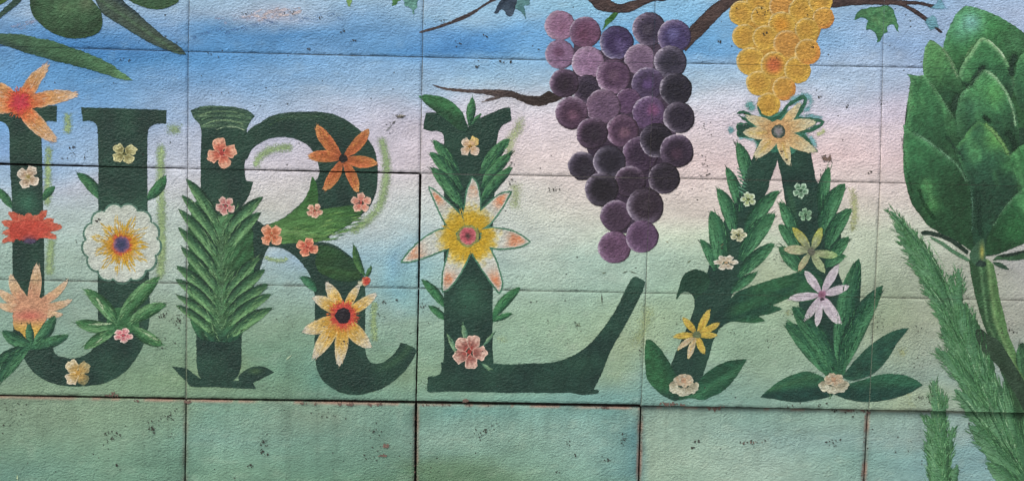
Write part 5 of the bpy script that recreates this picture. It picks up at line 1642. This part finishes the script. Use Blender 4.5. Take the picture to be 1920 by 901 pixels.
f = thing('painted_flower', 'small mustard yellow daisy with eight thin petals low on the left leg of the A', 'painted flower', (1306, 628))
for i, (tip, w_) in enumerate((((1330, 579), 15), ((1350, 604), 13), ((1345, 627), 12), ((1321, 663), 14), ((1290, 673), 12), ((1270, 655), 11), ((1262, 631), 13), ((1279, 594), 14))):
    cc = [(0, (150, 142, 80)), (0.3, (196, 168, 76)), (0.7, (200, 176, 88)), (1, (192, 172, 96))] if i not in (4, 5) else [(0, (176, 160, 120)), (0.5, (206, 190, 170)), (1, (208, 194, 180))]
    petal(f, tip, (1306, 627), w_, cc, 1, edge=(204, 186, 116), estr=0.4, basew=0.4, peak=0.55, grid=3, rib=(206, 150, 84))
disc(f, (1306, 627), 8, (112, 122, 92), wob=2)

f = thing('painted_flower', 'faded cream green six-petalled star on the right leg of the A', 'painted flower', (1521, 471))
for tip, w_, cc in (((1486, 426), 17, (186, 178, 84)), ((1540, 426), 17, (176, 180, 90)), ((1571, 479), 16, (150, 178, 124)), ((1547, 511), 16, (170, 186, 150)), ((1497, 508), 13, (192, 176, 146)), ((1469, 467), 18, (190, 180, 156))):
    petal(f, tip, (1521, 471), w_, [(0, (128, 134, 110)), (0.4, (162, 168, 136)), (1, cc)], 1, edge=cc, estr=0.7, ew=2.2, basew=0.4, peak=0.55, grid=3)
disc(f, (1521, 471), 9, (108, 108, 98), wob=3, feather=3)

f = thing('painted_flower', 'pale lilac star flower with seven petals, where the A crossbar meets its right leg', 'painted flower', (1540, 552))
for tip, w_, b in (((1508, 507), 17, 1), ((1573, 495), 17, -1), ((1593, 535), 17, 1), ((1576, 607), 22, 2), ((1531, 613), 14, 0), ((1508, 600), 15, -1), ((1478, 559), 16, 0)):
    petal(f, tip, (1540, 552), w_, [(0, (180, 150, 172)), (0.3, (198, 184, 200)), (1, (206, 196, 206))], b, edge=(208, 202, 208), estr=0.6, basew=0.35, peak=0.55, grid=3, rib=(196, 178, 196))
disc(f, (1541, 552), 8.5, radial((1541, 552), [(0, (140, 92, 118)), (6, (160, 112, 140)), (9, (180, 150, 172))], 0.2), wob=1.6)
disc(f, (1541, 561), 4, (84, 70, 84), 'stamen_mark', wob=2)

blossom('white blossom with yellow green eye atop the left leg of the A', (1403, 374), 14, 5, (196, 206, 192), (150, 158, 110), (116, 128, 66), 0.6, ry=13)
blossom('ring-shaped white blossom with dark green middle, upper one on the right leg of the A', (1501, 357), 14, 5, (176, 196, 180), (84, 124, 98), (70, 108, 84), 0.2)
blossom('faint greyish green blossom, lower one on the right leg of the A', (1510, 402), 12, 5, (142, 170, 146), (98, 138, 110), (86, 120, 92), 0.8)
blossom('creamy white blossom in the middle of the left leg of the A', (1384, 440), 15, 5, (206, 202, 184), (150, 148, 116), (120, 120, 70), 0.1, ry=12)
blossom('wide flattened white and pink blossom beside the curled leaf of the A', (1361, 492), 21, 6, (206, 200, 194), (182, 162, 144), (188, 160, 128), 0.0, ry=13)


def ruffled(label, c, w_, h_):
    f = thing('painted_blossom', label, 'painted flower', c, 'ruffled roses at the feet of the letter A')
    rr = random.Random(int(c[0]))
    for i in range(9):
        a = math.pi * (0.02 + i / 8 * 0.96)
        x, y = c[0] + math.cos(a) * w_ * 0.36, c[1] + h_ * 0.10 + math.sin(a) * h_ * 0.28
        disc(f, (x, y), w_ * 0.19, radial((x, y - 4), [(0, (150, 142, 124)), (w_ * 0.13, (178, 170, 152)), (w_ * 0.2, (206, 202, 188))], 0.2), 'petal', h_ * 0.2, 1.2, 2.6)
    for i in range(6):
        a = math.pi * 2 * i / 6 + 0.3
        x, y = c[0] + math.cos(a) * w_ * 0.2, c[1] - h_ * 0.14 + math.sin(a) * h_ * 0.16
        disc(f, (x, y), w_ * 0.17, radial((x, y), [(0, (186, 156, 136)), (w_ * 0.11, (186, 170, 150)), (w_ * 0.18, (208, 200, 188))], 0.2), 'petal', h_ * 0.18, 1.2, 2.4)
    disc(f, (c[0], c[1] - h_ * 0.14), w_ * 0.12, (186, 150, 126), feather=3)


ruffled('ruffled cream rose between the two low leaves of the left foot of the A', (1282, 718), 54, 40)
ruffled('ruffled cream rose at the base of the right leaf fan of the A', (1563, 716), 54, 38)

# ================================================================== fern and artichoke
zone(10)
FR = thing('painted_fern', 'tall feathery green frond sweeping down to the right beneath the artichoke', 'painted fern', (1800, 640))
fc = dict(c0=(64, 108, 76), c1=(84, 130, 98), hi=(104, 148, 112), dk=(50, 90, 62), rib=0.35, name='leaflet', feather=2.6, mat=M_FUZZ, wob=2.4)
for tip, b_, w_ in (((1664, 389), (1730, 470), 14), ((1676, 424), (1724, 474), 15), ((1684, 448), (1748, 508), 20), ((1700, 478), (1768, 548), 22), ((1782, 512), (1790, 600), 18), ((1796, 500), (1796, 610), 18),
                    ((1818, 567), (1812, 660), 11)):
    leaf(FR, tip, b_, w_, 2, **fc)
leaf(FR, (1700, 424), (1800, 640), 44, 4, **fc)
for tip, b_, w_, bd in (((1722, 518), (1802, 650), 22, 6), ((1745, 562), (1812, 690), 24, 6), ((1762, 613), (1832, 740), 28, 5)):
    leaf(FR, tip, b_, w_, bd, **fc)
leaf(FR, (1780, 545), (1862, 800), 78, 0, **fc)
for tip, b_, w_, bd in (((1752, 650), (1850, 770), 30, 6), ((1842, 660), (1862, 790), 30, -2), ((1800, 716), (1870, 790), 24, 3), ((1787, 728), (1916, 880), 44, 8)):
    leaf(FR, tip, b_, w_, bd, **fc)
leaf(FR, (1840, 690), (1950, 960), 84, -4, **fc)
leaf(FR, (1882, 700), (1912, 850), 20, -2, **fc)
leaf(FR, (1817, 795), (1940, 940), 46, 8, **fc)
leaf(FR, (1849, 866), (1940, 960), 36, 6, **fc)
for pts in ([(1722, 440), (1760, 500), (1780, 560)], [(1790, 600), (1830, 700), (1850, 780), (1880, 860)], [(1828, 640), (1850, 700), (1882, 790), (1905, 860)]):
    stroke(FR, pts, 4, (62, 112, 72), name='frond_vein', amax=0.8)
    stroke(FR, [(x + 9, y - 2) for x, y in pts], 3, (140, 180, 138), name='frond_highlight', amax=0.6)

FC = [(80, 122, 86), (84, 134, 96), (100, 146, 108), (72, 118, 84)]
hs = []
for tip, b_, w_, bd in (((1664, 389), (1730, 470), 14, 2), ((1676, 424), (1724, 474), 15, 2), ((1684, 448), (1748, 508), 20, 2), ((1700, 478), (1768, 548), 22, 2), ((1782, 512), (1790, 600), 18, 2), ((1796, 500), (1796, 610), 18, 2), ((1818, 567), (1812, 660), 11, 2),
                        ((1700, 424), (1800, 640), 44, 4), ((1722, 518), (1802, 650), 22, 6), ((1745, 562), (1812, 690), 24, 6), ((1762, 613), (1832, 740), 28, 5), ((1752, 650), (1850, 770), 30, 6), ((1842, 660), (1862, 790), 30, -2), ((1787, 728), (1916, 880), 44, 8), ((1817, 795), (1940, 940), 46, 8)):
    Lf = math.hypot(tip[0] - b_[0], tip[1] - b_[1])
    hs += leaf_hairs(tip, b_, w_, bd, int(Lf * 0.42), FC, length=(9, 20), hw=1.7, inside=False, spread=0.7)
    hs += leaf_hairs(tip, b_, w_, bd, int(Lf * 0.3), FC + [(60, 104, 72), (116, 158, 122)], length=(10, 24), hw=1.5)
for tip, b_, w_ in (((1780, 545), (1862, 800), 78), ((1840, 690), (1950, 960), 84)):
    hs += leaf_hairs(tip, b_, w_, 0, 260, FC + [(58, 102, 70), (116, 158, 122)], length=(12, 30), hw=1.6, spread=0.3)
bristles('frond_hairs', FR, hs)
for pts in ([(1668, 394), (1700, 430), (1740, 480), (1772, 540), (1788, 600)], [(1760, 560), (1800, 640), (1826, 700), (1856, 770), (1896, 850), (1925, 900)], [(1830, 640), (1850, 700), (1876, 770), (1905, 850)], [(1726, 522), (1760, 568), (1792, 622)], [(1790, 730), (1840, 790), (1885, 845)]):
    stroke(FR, pts, 5, (54, 96, 66), name='frond_vein', amax=0.9)
    stroke(FR, [(x + 5, y - 1) for x, y in pts], 2.6, (142, 178, 142), name='frond_highlight', amax=0.75, feather=1.0)

F2 = thing('painted_fern', 'narrow upright green frond growing from the bottom edge left of the large one', 'painted fern', (1770, 890))
for tip, b_, w_, bd in (((1738, 775), (1772, 890), 24, 3), ((1740, 822), (1776, 950), 28, 3), ((1750, 706), (1770, 850), 22, -2), ((1766, 726), (1770, 880), 22, 0), ((1790, 796), (1772, 920), 18, -2), ((1798, 868), (1780, 960), 20, -2)):
    leaf(F2, tip, b_, w_, bd, **fc)
leaf(F2, (1758, 760), (1768, 980), 46, 0, **fc)
stroke(F2, [(1753, 715), (1762, 780), (1768, 860), (1772, 920)], 3.5, (150, 186, 140), name='frond_highlight', amax=0.7)

hs = []
for tip, b_, w_, bd in (((1738, 775), (1772, 890), 24, 3), ((1740, 822), (1776, 950), 28, 3), ((1750, 706), (1770, 850), 22, -2), ((1766, 726), (1770, 880), 22, 0), ((1790, 796), (1772, 920), 18, -2), ((1758, 760), (1768, 980), 46, 0)):
    hs += leaf_hairs(tip, b_, w_, bd, 70, FC, length=(9, 20), hw=1.7, inside=False, spread=0.6)
    hs += leaf_hairs(tip, b_, w_, bd, 50, FC + [(50, 92, 60), (124, 166, 128)], length=(10, 24), hw=1.5)
bristles('frond_hairs', F2, hs)

AR = thing('painted_artichoke', 'large green artichoke head on a thick ribbed stem at the right edge', 'painted artichoke', (1850, 560))
sx = [(1816, 486), (1820, 516), (1829, 559), (1839, 594), (1848, 620), (1862, 660), (1885, 720), (1912, 790), (1950, 880), (1990, 860), (1950, 740), (1908, 664), (1892, 628), (1884, 594), (1875, 559), (1869, 524), (1862, 494), (1850, 484)]


def stemc(P, d):
    s = P[:, 0] - (1839 + (P[:, 1] - 490) * 0.12 + np.maximum(0, P[:, 1] - 600) * 0.30)
    c = mixc((58, 94, 66), (92, 128, 84), sst(2, 18, s))
    c = mixc(c, (140, 168, 120), 0.7 * np.exp(-((s - 13) / 3.0) ** 2))
    c = mixc(c, (128, 166, 124), 0.7 * np.exp(-((s + 2) / 2.2) ** 2))
    c = mixc(c, (52, 88, 62), 0.7 * np.exp(-((s + 18) / 5) ** 2))
    return c * (1 + 0.28 * (vnoise(P, 4, 63, 0.8, 2.2) - 0.5))[:, None]


coat('stem', AR, sx, stemc, M_PAINT, 2, 4)
coat('stem_offshoot', AR, Z(1640, 580, 4.289, 810, 160, 850, 152, 890, 180, 930, 210, 990, 240, 1050, 320, 1130, 450, 1240, 640, 1400, 1000, 1250, 900, 1150, 720, 1080, 600, 1000, 470, 930, 390, 860, 330, 830, 270, 808, 200),  # dark green leaf bulging out along the stem
     flatc((54, 78, 62), 9), M_PAINT, 1.6, 4, label='dark offshoot along the left of the stem')


coat('head_fill', AR, [(1760, 130), (1780, 100), (1935, 62), (1972, 130), (1996, 210), (2004, 290), (1992, 370), (1955, 430), (1900, 462), (1850, 480), (1800, 450), (1730, 400), (1705, 330), (1705, 180)], flatc((44, 78, 60), 8), M_PAINT, 2, 6)  # dark green base silhouette under the bracts, fills the gaps between them


def bract(pts, tip, c_lo=(48, 84, 66), c_mid=(62, 116, 74), c_hi=(112, 152, 112), edge=0.6, shade=None, hl=None, seed=0):
    tx, ty = tip

    def col(P, d):
        r = np.hypot(P[:, 0] - tx, P[:, 1] - ty)
        c = mixc(c_mid, c_lo, sst(20, 130, r + (vnoise(P, 16, 150 + seed) - 0.5) * 40))
        k = vnoise(np.stack([P[:, 0] - 0.2 * P[:, 1], P[:, 1] * 0.25], 1), 12, 151 + seed)
        c = mixc(c, (86, 138, 94), 0.6 * sst(0.55, 0.95, k))
        c = mixc(c, np.array(c_lo) * 0.72, 0.75 * sst(60, 150, r))
        c = mixc(c, c_hi, edge * np.exp(-((d - 3) / 4.0) ** 2) * sst(150, 20, r))
        if hl is not None:
            for (hx, hy, hr, hc, ha) in hl:
                c = mixc(c, hc, ha * np.exp(-(((P[:, 0] - hx) / hr) ** 2 + ((P[:, 1] - hy) / hr) ** 2)))
        return c * (1 + 0.30 * (vnoise(P, 4, 152, 0.9, 1.2) - 0.5))[:, None]
    return coat('bract', AR, pts, col, M_PAINT, 1.6, 4.5, wob=1.0)


bract(Z(1680, 0, 3.754, 330, 345, 345, 270, 380, 180, 430, 90, 480, 48, 505, 42, 560, 52, 650, 85, 750, 130, 830, 180, 901, 230, 1000, 310, 1000, 900, 400, 900, 380, 500), (1812, 10), c_lo=(54, 98, 66), c_mid=(66, 120, 78), c_hi=(110, 152, 130), edge=0.35,
      hl=[(1820, 42, 20, (124, 164, 178), 0.75), (1800, 60, 22, (96, 146, 132), 0.55), (1905, 80, 26, (92, 142, 108), 0.4)])
bract(Z(1680, 0, 3.754, 1000, 300, 940, 340, 901, 370, 850, 430, 820, 490, 812, 560, 830, 640, 870, 760, 1000, 800), (1925, 85), c_lo=(50, 88, 66), c_mid=(60, 106, 76), edge=0.35, seed=1)
bract(Z(1680, 0, 3.754, 602, 263, 570, 290, 520, 370, 470, 440, 440, 520, 450, 750, 800, 760, 835, 560, 805, 470, 780, 420, 740, 360, 690, 310, 640, 272), (1840, 68), c_lo=(44, 82, 62), c_mid=(62, 112, 76), c_hi=(150, 176, 142), edge=0.75, seed=2, hl=[(1845, 128, 18, (40, 72, 58), 0.5)])
bract(Z(1680, 0, 3.754, 235, 278, 205, 330, 192, 400, 188, 480, 200, 560, 280, 700, 370, 800, 430, 840, 480, 720, 470, 600, 435, 500, 380, 400, 320, 330, 270, 290), (1742, 75), c_lo=(48, 88, 62), c_mid=(78, 122, 82), c_hi=(120, 152, 116), edge=0.4, seed=3, hl=[(1775, 180, 14, (40, 72, 58), 0.5)])
bract([(1700, 138), (1706, 150), (1704, 170), (1701, 192), (1700, 218), (1696, 240), (1702, 300), (1800, 330), (1830, 290), (1812, 240), (1795, 228), (1781, 210), (1763, 178), (1744, 152), (1732, 141), (1720, 141), (1707, 139)], (1712, 150), c_lo=(50, 92, 66), c_mid=(58, 104, 72), c_hi=(112, 150, 112), edge=0.45, seed=4)
bract(Z(1680, 0, 3.754, 612, 488, 560, 540, 500, 610, 440, 690, 420, 780, 440, 960, 600, 1200, 880, 1150, 862, 900, 850, 800, 820, 720, 780, 640, 730, 570, 680, 518), (1843, 131), c_lo=(48, 88, 66), c_mid=(68, 116, 80), c_hi=(128, 166, 132), edge=0.6, seed=5, hl=[(1868, 175, 22, (84, 138, 84), 0.6), (1820, 200, 18, (52, 88, 74), 0.5)])
bract([(2004, 228), (1960, 250), (1925, 268), (1902, 280), (1894, 290), (1884, 305), (1900, 322), (1906, 345), (1910, 365), (1985, 375), (2003, 320), (2008, 270)], (1935, 262), c_lo=(46, 84, 60), c_mid=(58, 108, 70), edge=0.4, seed=6)
bract([(1835, 225), (1817, 242), (1804, 260), (1790, 280), (1798, 302), (1812, 335), (1818, 354), (1822, 437), (1829, 478), (1854, 478), (1866, 420), (1891, 382), (1907, 344), (1902, 322), (1894, 298), (1879, 273), (1857, 245), (1845, 231)], (1838, 226), c_lo=(44, 82, 66), c_mid=(54, 96, 72), c_hi=(104, 148, 88), edge=0.35, seed=7,
      hl=[(1866, 262, 22, (96, 146, 84), 0.7), (1890, 310, 16, (70, 122, 76), 0.6), (1848, 440, 24, (40, 78, 60), 0.6)])
bract([(2003, 306), (1938, 341), (1916, 355), (1894, 375), (1873, 403), (1857, 431), (1848, 456), (1848, 478), (1873, 475), (1898, 466), (1920, 456), (1962, 425), (1992, 370)], (1960, 330), c_lo=(44, 88, 60), c_mid=(56, 106, 70), c_hi=(98, 140, 104), edge=0.55, seed=8, hl=[(1905, 430, 22, (52, 106, 66), 0.6)])
bract([(1694, 233), (1693, 276), (1693, 307), (1696, 335), (1702, 360), (1711, 385), (1724, 403), (1739, 422), (1758, 434), (1783, 447), (1804, 459), (1829, 478), (1823, 437), (1821, 375), (1817, 344), (1804, 322), (1786, 304), (1761, 282), (1736, 263), (1708, 246)], (1700, 240), c_lo=(46, 88, 62), c_mid=(56, 104, 72), c_hi=(104, 148, 112), edge=0.5, seed=9,
      hl=[(1738, 350, 15, (92, 146, 96), 0.7), (1748, 385, 16, (84, 138, 86), 0.6), (1722, 372, 10, (38, 76, 54), 0.6)])
for pts, w_, c_, a_ in (([(1905, 95), (1898, 120), (1896, 150)], 16, (34, 62, 50), 0.9), ([(1800, 150), (1815, 160), (1838, 132), (1850, 118)], 14, (38, 66, 54), 0.85), ([(1786, 215), (1790, 190), (1800, 170)], 16, (38, 66, 52), 0.9),
                        ([(1905, 290), (1898, 262), (1880, 240)], 16, (34, 62, 48), 0.85), ([(1836, 215), (1850, 222), (1862, 236)], 12, (34, 60, 48), 0.8), ([(1830, 350), (1836, 400), (1838, 450)], 16, (38, 68, 56), 0.7), ([(1770, 250), (1800, 290), (1812, 310)], 12, (40, 68, 56), 0.6),
                        ([(1722, 350), (1734, 385), (1756, 415)], 10, (38, 74, 52), 0.7), ([(1690, 250), (1698, 310), (1712, 365)], 8, (36, 70, 50), 0.5)):
    stroke(AR, pts, w_ * 1.5, c_, name='shadow_stroke', amax=a_)
for pts, w_, c_, a_ in (([(1846, 72), (1858, 79), (1872, 93), (1886, 112)], 4.5, (180, 204, 174), 0.95), ([(1834, 70), (1820, 92), (1806, 116)], 9, (112, 150, 108), 0.6), ([(1843, 131), (1862, 141), (1880, 164), (1896, 196), (1905, 240)], 7, (140, 178, 142), 0.85),
                        ([(1842, 134), (1822, 156), (1800, 182)], 6, (96, 138, 108), 0.6), ([(1842, 230), (1862, 246), (1880, 270), (1892, 294)], 11, (122, 166, 104), 0.85), ([(1708, 246), (1738, 264), (1766, 284), (1796, 312), (1815, 345)], 8, (104, 150, 118), 0.75),
                        ([(1820, 350), (1823, 390), (1822, 440)], 6, (84, 124, 104), 0.6), ([(1918, 356), (1884, 388), (1860, 428)], 6, (96, 138, 108), 0.7), ([(1764, 84), (1784, 118), (1797, 150)], 9, (124, 156, 120), 0.7), ([(1738, 148), (1764, 184), (1788, 222)], 7, (104, 146, 112), 0.6),
                        ([(1705, 180), (1702, 215), (1700, 240)], 5, (104, 150, 112), 0.5), ([(1733, 330), (1742, 360), (1754, 390)], 12, (96, 152, 102), 0.7)):
    stroke(AR, pts, w_ * 1.3, c_, name='highlight_stroke', amax=a_)
bz = lambda *v: Z(1660, 380, 3.465, *v)
coat('sepal', AR, bz(285, 215, 360, 245, 440, 300, 520, 345, 560, 375, 530, 378, 440, 330, 370, 280, 300, 235), flatc((92, 132, 104), 10), M_PAINT, 1.4, 3.5)
coat('sepal', AR, bz(228, 190, 255, 178, 300, 184, 360, 200, 430, 228, 490, 268, 545, 315, 530, 335, 480, 300, 420, 255, 340, 222, 270, 208, 238, 206), flatc((46, 70, 60), 8), M_PAINT, 1.4, 3.5)
coat('sepal', AR, bz(690, 382, 740, 384, 800, 424, 808, 436, 760, 428, 710, 402), flatc((58, 88, 72), 8), M_PAINT, 1.4, 3.5)
coat('sepal', AR, bz(722, 344, 760, 332, 830, 322, 960, 285, 1100, 230, 1110, 300, 960, 352, 830, 374, 740, 370, 690, 378), flatc((62, 98, 72), 12), M_PAINT, 1.4, 3.5)
coat('sepal', AR, bz(722, 344, 760, 332, 830, 322, 960, 285, 1100, 230, 1100, 244, 960, 302, 840, 342, 770, 352), flatc((44, 64, 56), 8), M_PAINT, 1.4, 3.5)
coat('base_knob', AR, bz(560, 300, 600, 250, 640, 224, 648, 290, 652, 350, 640, 400, 600, 410, 560, 380, 545, 340),
     lambda P, d: mixc((68, 104, 82), (176, 166, 92), np.exp(-(((P[:, 0] - 1841) / 4) ** 2 + ((P[:, 1] - 472) / 15) ** 2)) * 0.95), M_PAINT, 1.6, 3.0)
disc(AR, (1839, 494), 12, flatc((46, 70, 64), 6), 'node_mark', 8, 4)

OE = thing('painted_olive', 'dark green rounded shape cut off by the right edge beside the artichoke stem', 'painted leaf', (1925, 670))
leaf(OE, (1916, 640), (1922, 705), 30, 0, c0=(50, 84, 62), c1=(44, 76, 58), name='leaf')

# ================================================================== wear: voids and bare patches
zone(320)


def speck_mesh(items, name, mat, parent, kind=None, seed=0, elong=1.5, yo=-0.0002):
    rr = random.Random(seed)
    verts, faces = [], []
    for (x, y, r) in items:
        X, Zz = wall_pt(x, y)
        own = None
        for k, q in PQ.items():
            if q[0][0] < X < q[1][0] and q[0][1] < Zz < q[3][1]:
                own = k
                break
        if own is None:
            continue
        n = 9
        a0 = rr.uniform(0, 6.28)
        b0 = len(verts)
        el = rr.uniform(1.0, elong)
        dp = panel_depth(*own) - 0.00045 - 170 * STEP + yo
        verts.append((X, dp + 0.0002, Zz))
        for i in range(n):
            a = 2 * math.pi * i / n
            k = r * PXM * (0.65 + 0.6 * rr.random())
            dx, dz = math.cos(a) * k * el, math.sin(a) * k / el ** 0.5
            ca, sa = math.cos(a0), math.sin(a0)
            verts.append((X + dx * ca - dz * sa, dp, Zz + dx * sa + dz * ca))
        for i in range(n):
            faces.append((b0, b0 + 1 + i, b0 + 1 + (i + 1) % n))
    if not faces:
        return
    me = bpy.data.meshes.new(name)
    me.from_pydata(verts, [], faces)
    me.update()
    o = link(name, me, mat, parent)
    if kind:
        o['kind'] = kind
    return o


rr = random.Random(3)
it = []
for cx, cy, sx_, sy_, n, r in ((30, 765, 22, 18, 18, 1.2), (8, 800, 10, 14, 8, 1.4), (212, 815, 22, 16, 26, 1.5), (285, 800, 12, 12, 14, 1.9), (318, 775, 16, 14, 18, 1.5), (325, 810, 14, 18, 14, 1.2), (222, 876, 6, 6, 4, 2.6),
                               (493, 826, 12, 12, 14, 1.6), (495, 848, 10, 6, 8, 2.4), (470, 872, 8, 6, 5, 2.2), (702, 850, 24, 18, 16, 1.5), (705, 810, 22, 14, 12, 1.4), (614, 776, 20, 10, 8, 1.6), (644, 778, 20, 12, 6, 1.4),
                               (905, 815, 14, 10, 16, 2.0), (925, 802, 16, 8, 10, 1.4), (1140, 862, 20, 6, 18, 1.5), (1168, 822, 10, 12, 22, 1.3), (1066, 835, 6, 14, 12, 1.4), (1078, 852, 6, 4, 2, 2.6), (1045, 885, 10, 4, 5, 1.4),
                               (1307, 829, 6, 8, 3, 2.3), (1298, 842, 4, 4, 2, 2.3), (1400, 828, 26, 8, 10, 1.7), (1565, 826, 14, 12, 12, 1.9), (1600, 780, 26, 12, 8, 1.8), (1565, 770, 8, 4, 3, 2.4), (1540, 758, 18, 4, 8, 1.6), (1480, 758, 20, 4, 7, 1.4),
                               (330, 600, 16, 16, 34, 1.4), (315, 640, 22, 22, 18, 1.2), (308, 590, 12, 10, 12, 1.4), (130, 290, 14, 14, 8, 1.5), (136, 273, 10, 6, 4, 2.0), (155, 295, 8, 4, 4, 2.2), (185, 410, 5, 6, 3, 2.6), (143, 452, 3, 5, 2, 2.2),
                               (745, 218, 12, 5, 16, 1.3), (733, 238, 6, 12, 8, 1.2), (715, 565, 16, 6, 10, 1.3), (742, 562, 3, 4, 2, 1.8), (792, 575, 6, 12, 12, 1.3), (794, 715, 6, 10, 10, 1.1),
                               (1632, 322, 5, 5, 5, 2.0), (1548, 297, 12, 10, 26, 1.5), (1538, 322, 10, 10, 8, 1.5), (1323, 305, 14, 22, 16, 1.4), (1320, 330, 14, 14, 8, 1.3), (1322, 235, 16, 16, 8, 1.2), (960, 305, 12, 10, 6, 1.5), (960, 340, 10, 12, 8, 1.5),
                               (1040, 355, 12, 10, 8, 1.6), (1350, 460, 14, 8, 8, 1.3), (1465, 485, 24, 14, 22, 1.0), (1375, 617, 26, 8, 8, 1.4), (1440, 640, 20, 10, 6, 1.2), (1730, 680, 20, 12, 10, 1.1), (1735, 745, 26, 10, 30, 1.1),
                               (1648, 600, 16, 26, 12, 1.1), (1895, 620, 12, 8, 8, 1.6), (1875, 625, 8, 10, 10, 1.2), (1720, 615, 20, 10, 6, 1.3), (1815, 562, 6, 10, 8, 1.2), (1430, 22, 14, 10, 10, 1.2), (1434, 62, 6, 5, 4, 2.0), (1452, 112, 10, 4, 5, 1.5),
                               (1524, 89, 5, 3, 4, 2.2), (1534, 181, 4, 4, 4, 2.0), (1589, 199, 4, 3, 3, 1.6), (1349, 78, 5, 2, 3, 1.8), (935, 116, 12, 3, 5, 2.0), (957, 116, 3, 2, 1, 2.6), (895, 125, 6, 3, 4, 1.8), (860, 78, 10, 10, 6, 1.6), (910, 66, 10, 4, 4, 1.7),
                               (820, 38, 14, 10, 10, 1.2), (660, 77, 12, 4, 5, 1.8), (580, 92, 6, 4, 4, 2.0), (640, 58, 10, 6, 4, 1.8), (550, 22, 14, 6, 12, 1.3), (460, 25, 14, 4, 5, 1.5), (600, 32, 6, 4, 3, 1.8), (1680, 80, 12, 12, 4, 1.1),
                               (1655, 190, 14, 8, 5, 1.4), (1200, 660, 4, 20, 10, 1.2), (1083, 612, 8, 10, 6, 1.3), (1064, 640, 6, 8, 4, 1.2), (640, 640, 3, 4, 2, 2.4), (648, 640, 4, 6, 3, 2.0), (1466, 285, 5, 4, 3, 1.8), (1474, 300, 3, 3, 2, 2.8),
                               (213, 158, 4, 2, 2, 2.0), (225, 115, 20, 8, 8, 1.4), (410, 105, 40, 10, 10, 1.2), (100, 158, 20, 8, 5, 1.3), (385, 165, 60, 20, 6, 1.1), (645, 240, 40, 10, 6, 1.2), (1330, 520, 30, 10, 4, 1.1), (1270, 600, 30, 20, 8, 1.1),
                               (1010, 600, 60, 40, 8, 1.0), (700, 610, 40, 30, 8, 1.1), (540, 600, 30, 40, 8, 1.0), (1840, 800, 30, 40, 5, 1.3), (1700, 830, 30, 30, 7, 1.5)):
    for _ in range(n):
        it.append((rr.gauss(cx, sx_ * 0.5), rr.gauss(cy, sy_ * 0.5), r * rr.uniform(0.35, 1.0) ** 1.2 * 1.05))
speck_mesh(it, 'surface_pits', M_PIT, wall, 'stuff', 5)
ch = []
for x0, x1, y, r, n in ((95, 105, 743, 2.0, 5), (190, 226, 740, 1.8, 12), (250, 266, 750, 2.0, 4), (348, 356, 752, 3.0, 8), (560, 600, 755, 1.8, 6), (630, 662, 757, 2.4, 8), (690, 715, 757, 2.4, 8), (866, 876, 750, 3.4, 6), (780, 1000, 758.5, 1.5, 26), (1100, 1140, 763, 2.0, 10),
                     (1238, 1282, 757, 2.6, 16), (1322, 1350, 765, 3.6, 9), (1348, 1366, 762, 1.8, 5), (1590, 1625, 770, 1.8, 10), (1626, 1632, 775, 2.4, 7), (720, 728, 835, 3.4, 6), (708, 724, 853, 2.2, 6), (1392, 1432, 830, 1.6, 8), (1540, 1556, 298, 3.4, 6), (206, 216, 736, 1.6, 4)):
    for k in range(n):
        ch.append((rr.uniform(x0, x1), y + rr.uniform(-1.5, 1.5) + (x0 > 1600) * 0, r * rr.uniform(0.6, 1.1)))
for k in range(12):
    y = rr.uniform(775, 900)
    ch.append((1624.5 - (y - 775) * 0.06, y, rr.uniform(0.8, 1.6)))
    ch.append((1205.5 - (y - 775) * 0.04, y, rr.uniform(0.6, 1.2)))
    ch.append((777.5, y, rr.uniform(0.6, 1.2)))
speck_mesh(ch, 'bare_chips', M_CHIP, wall, 'stuff', 6, 2.2, -0.0003)

# the single brush marks gathered while painting leaves and petals
for par, its in MARKS.values():
    bristles('brush_marks', par, its)
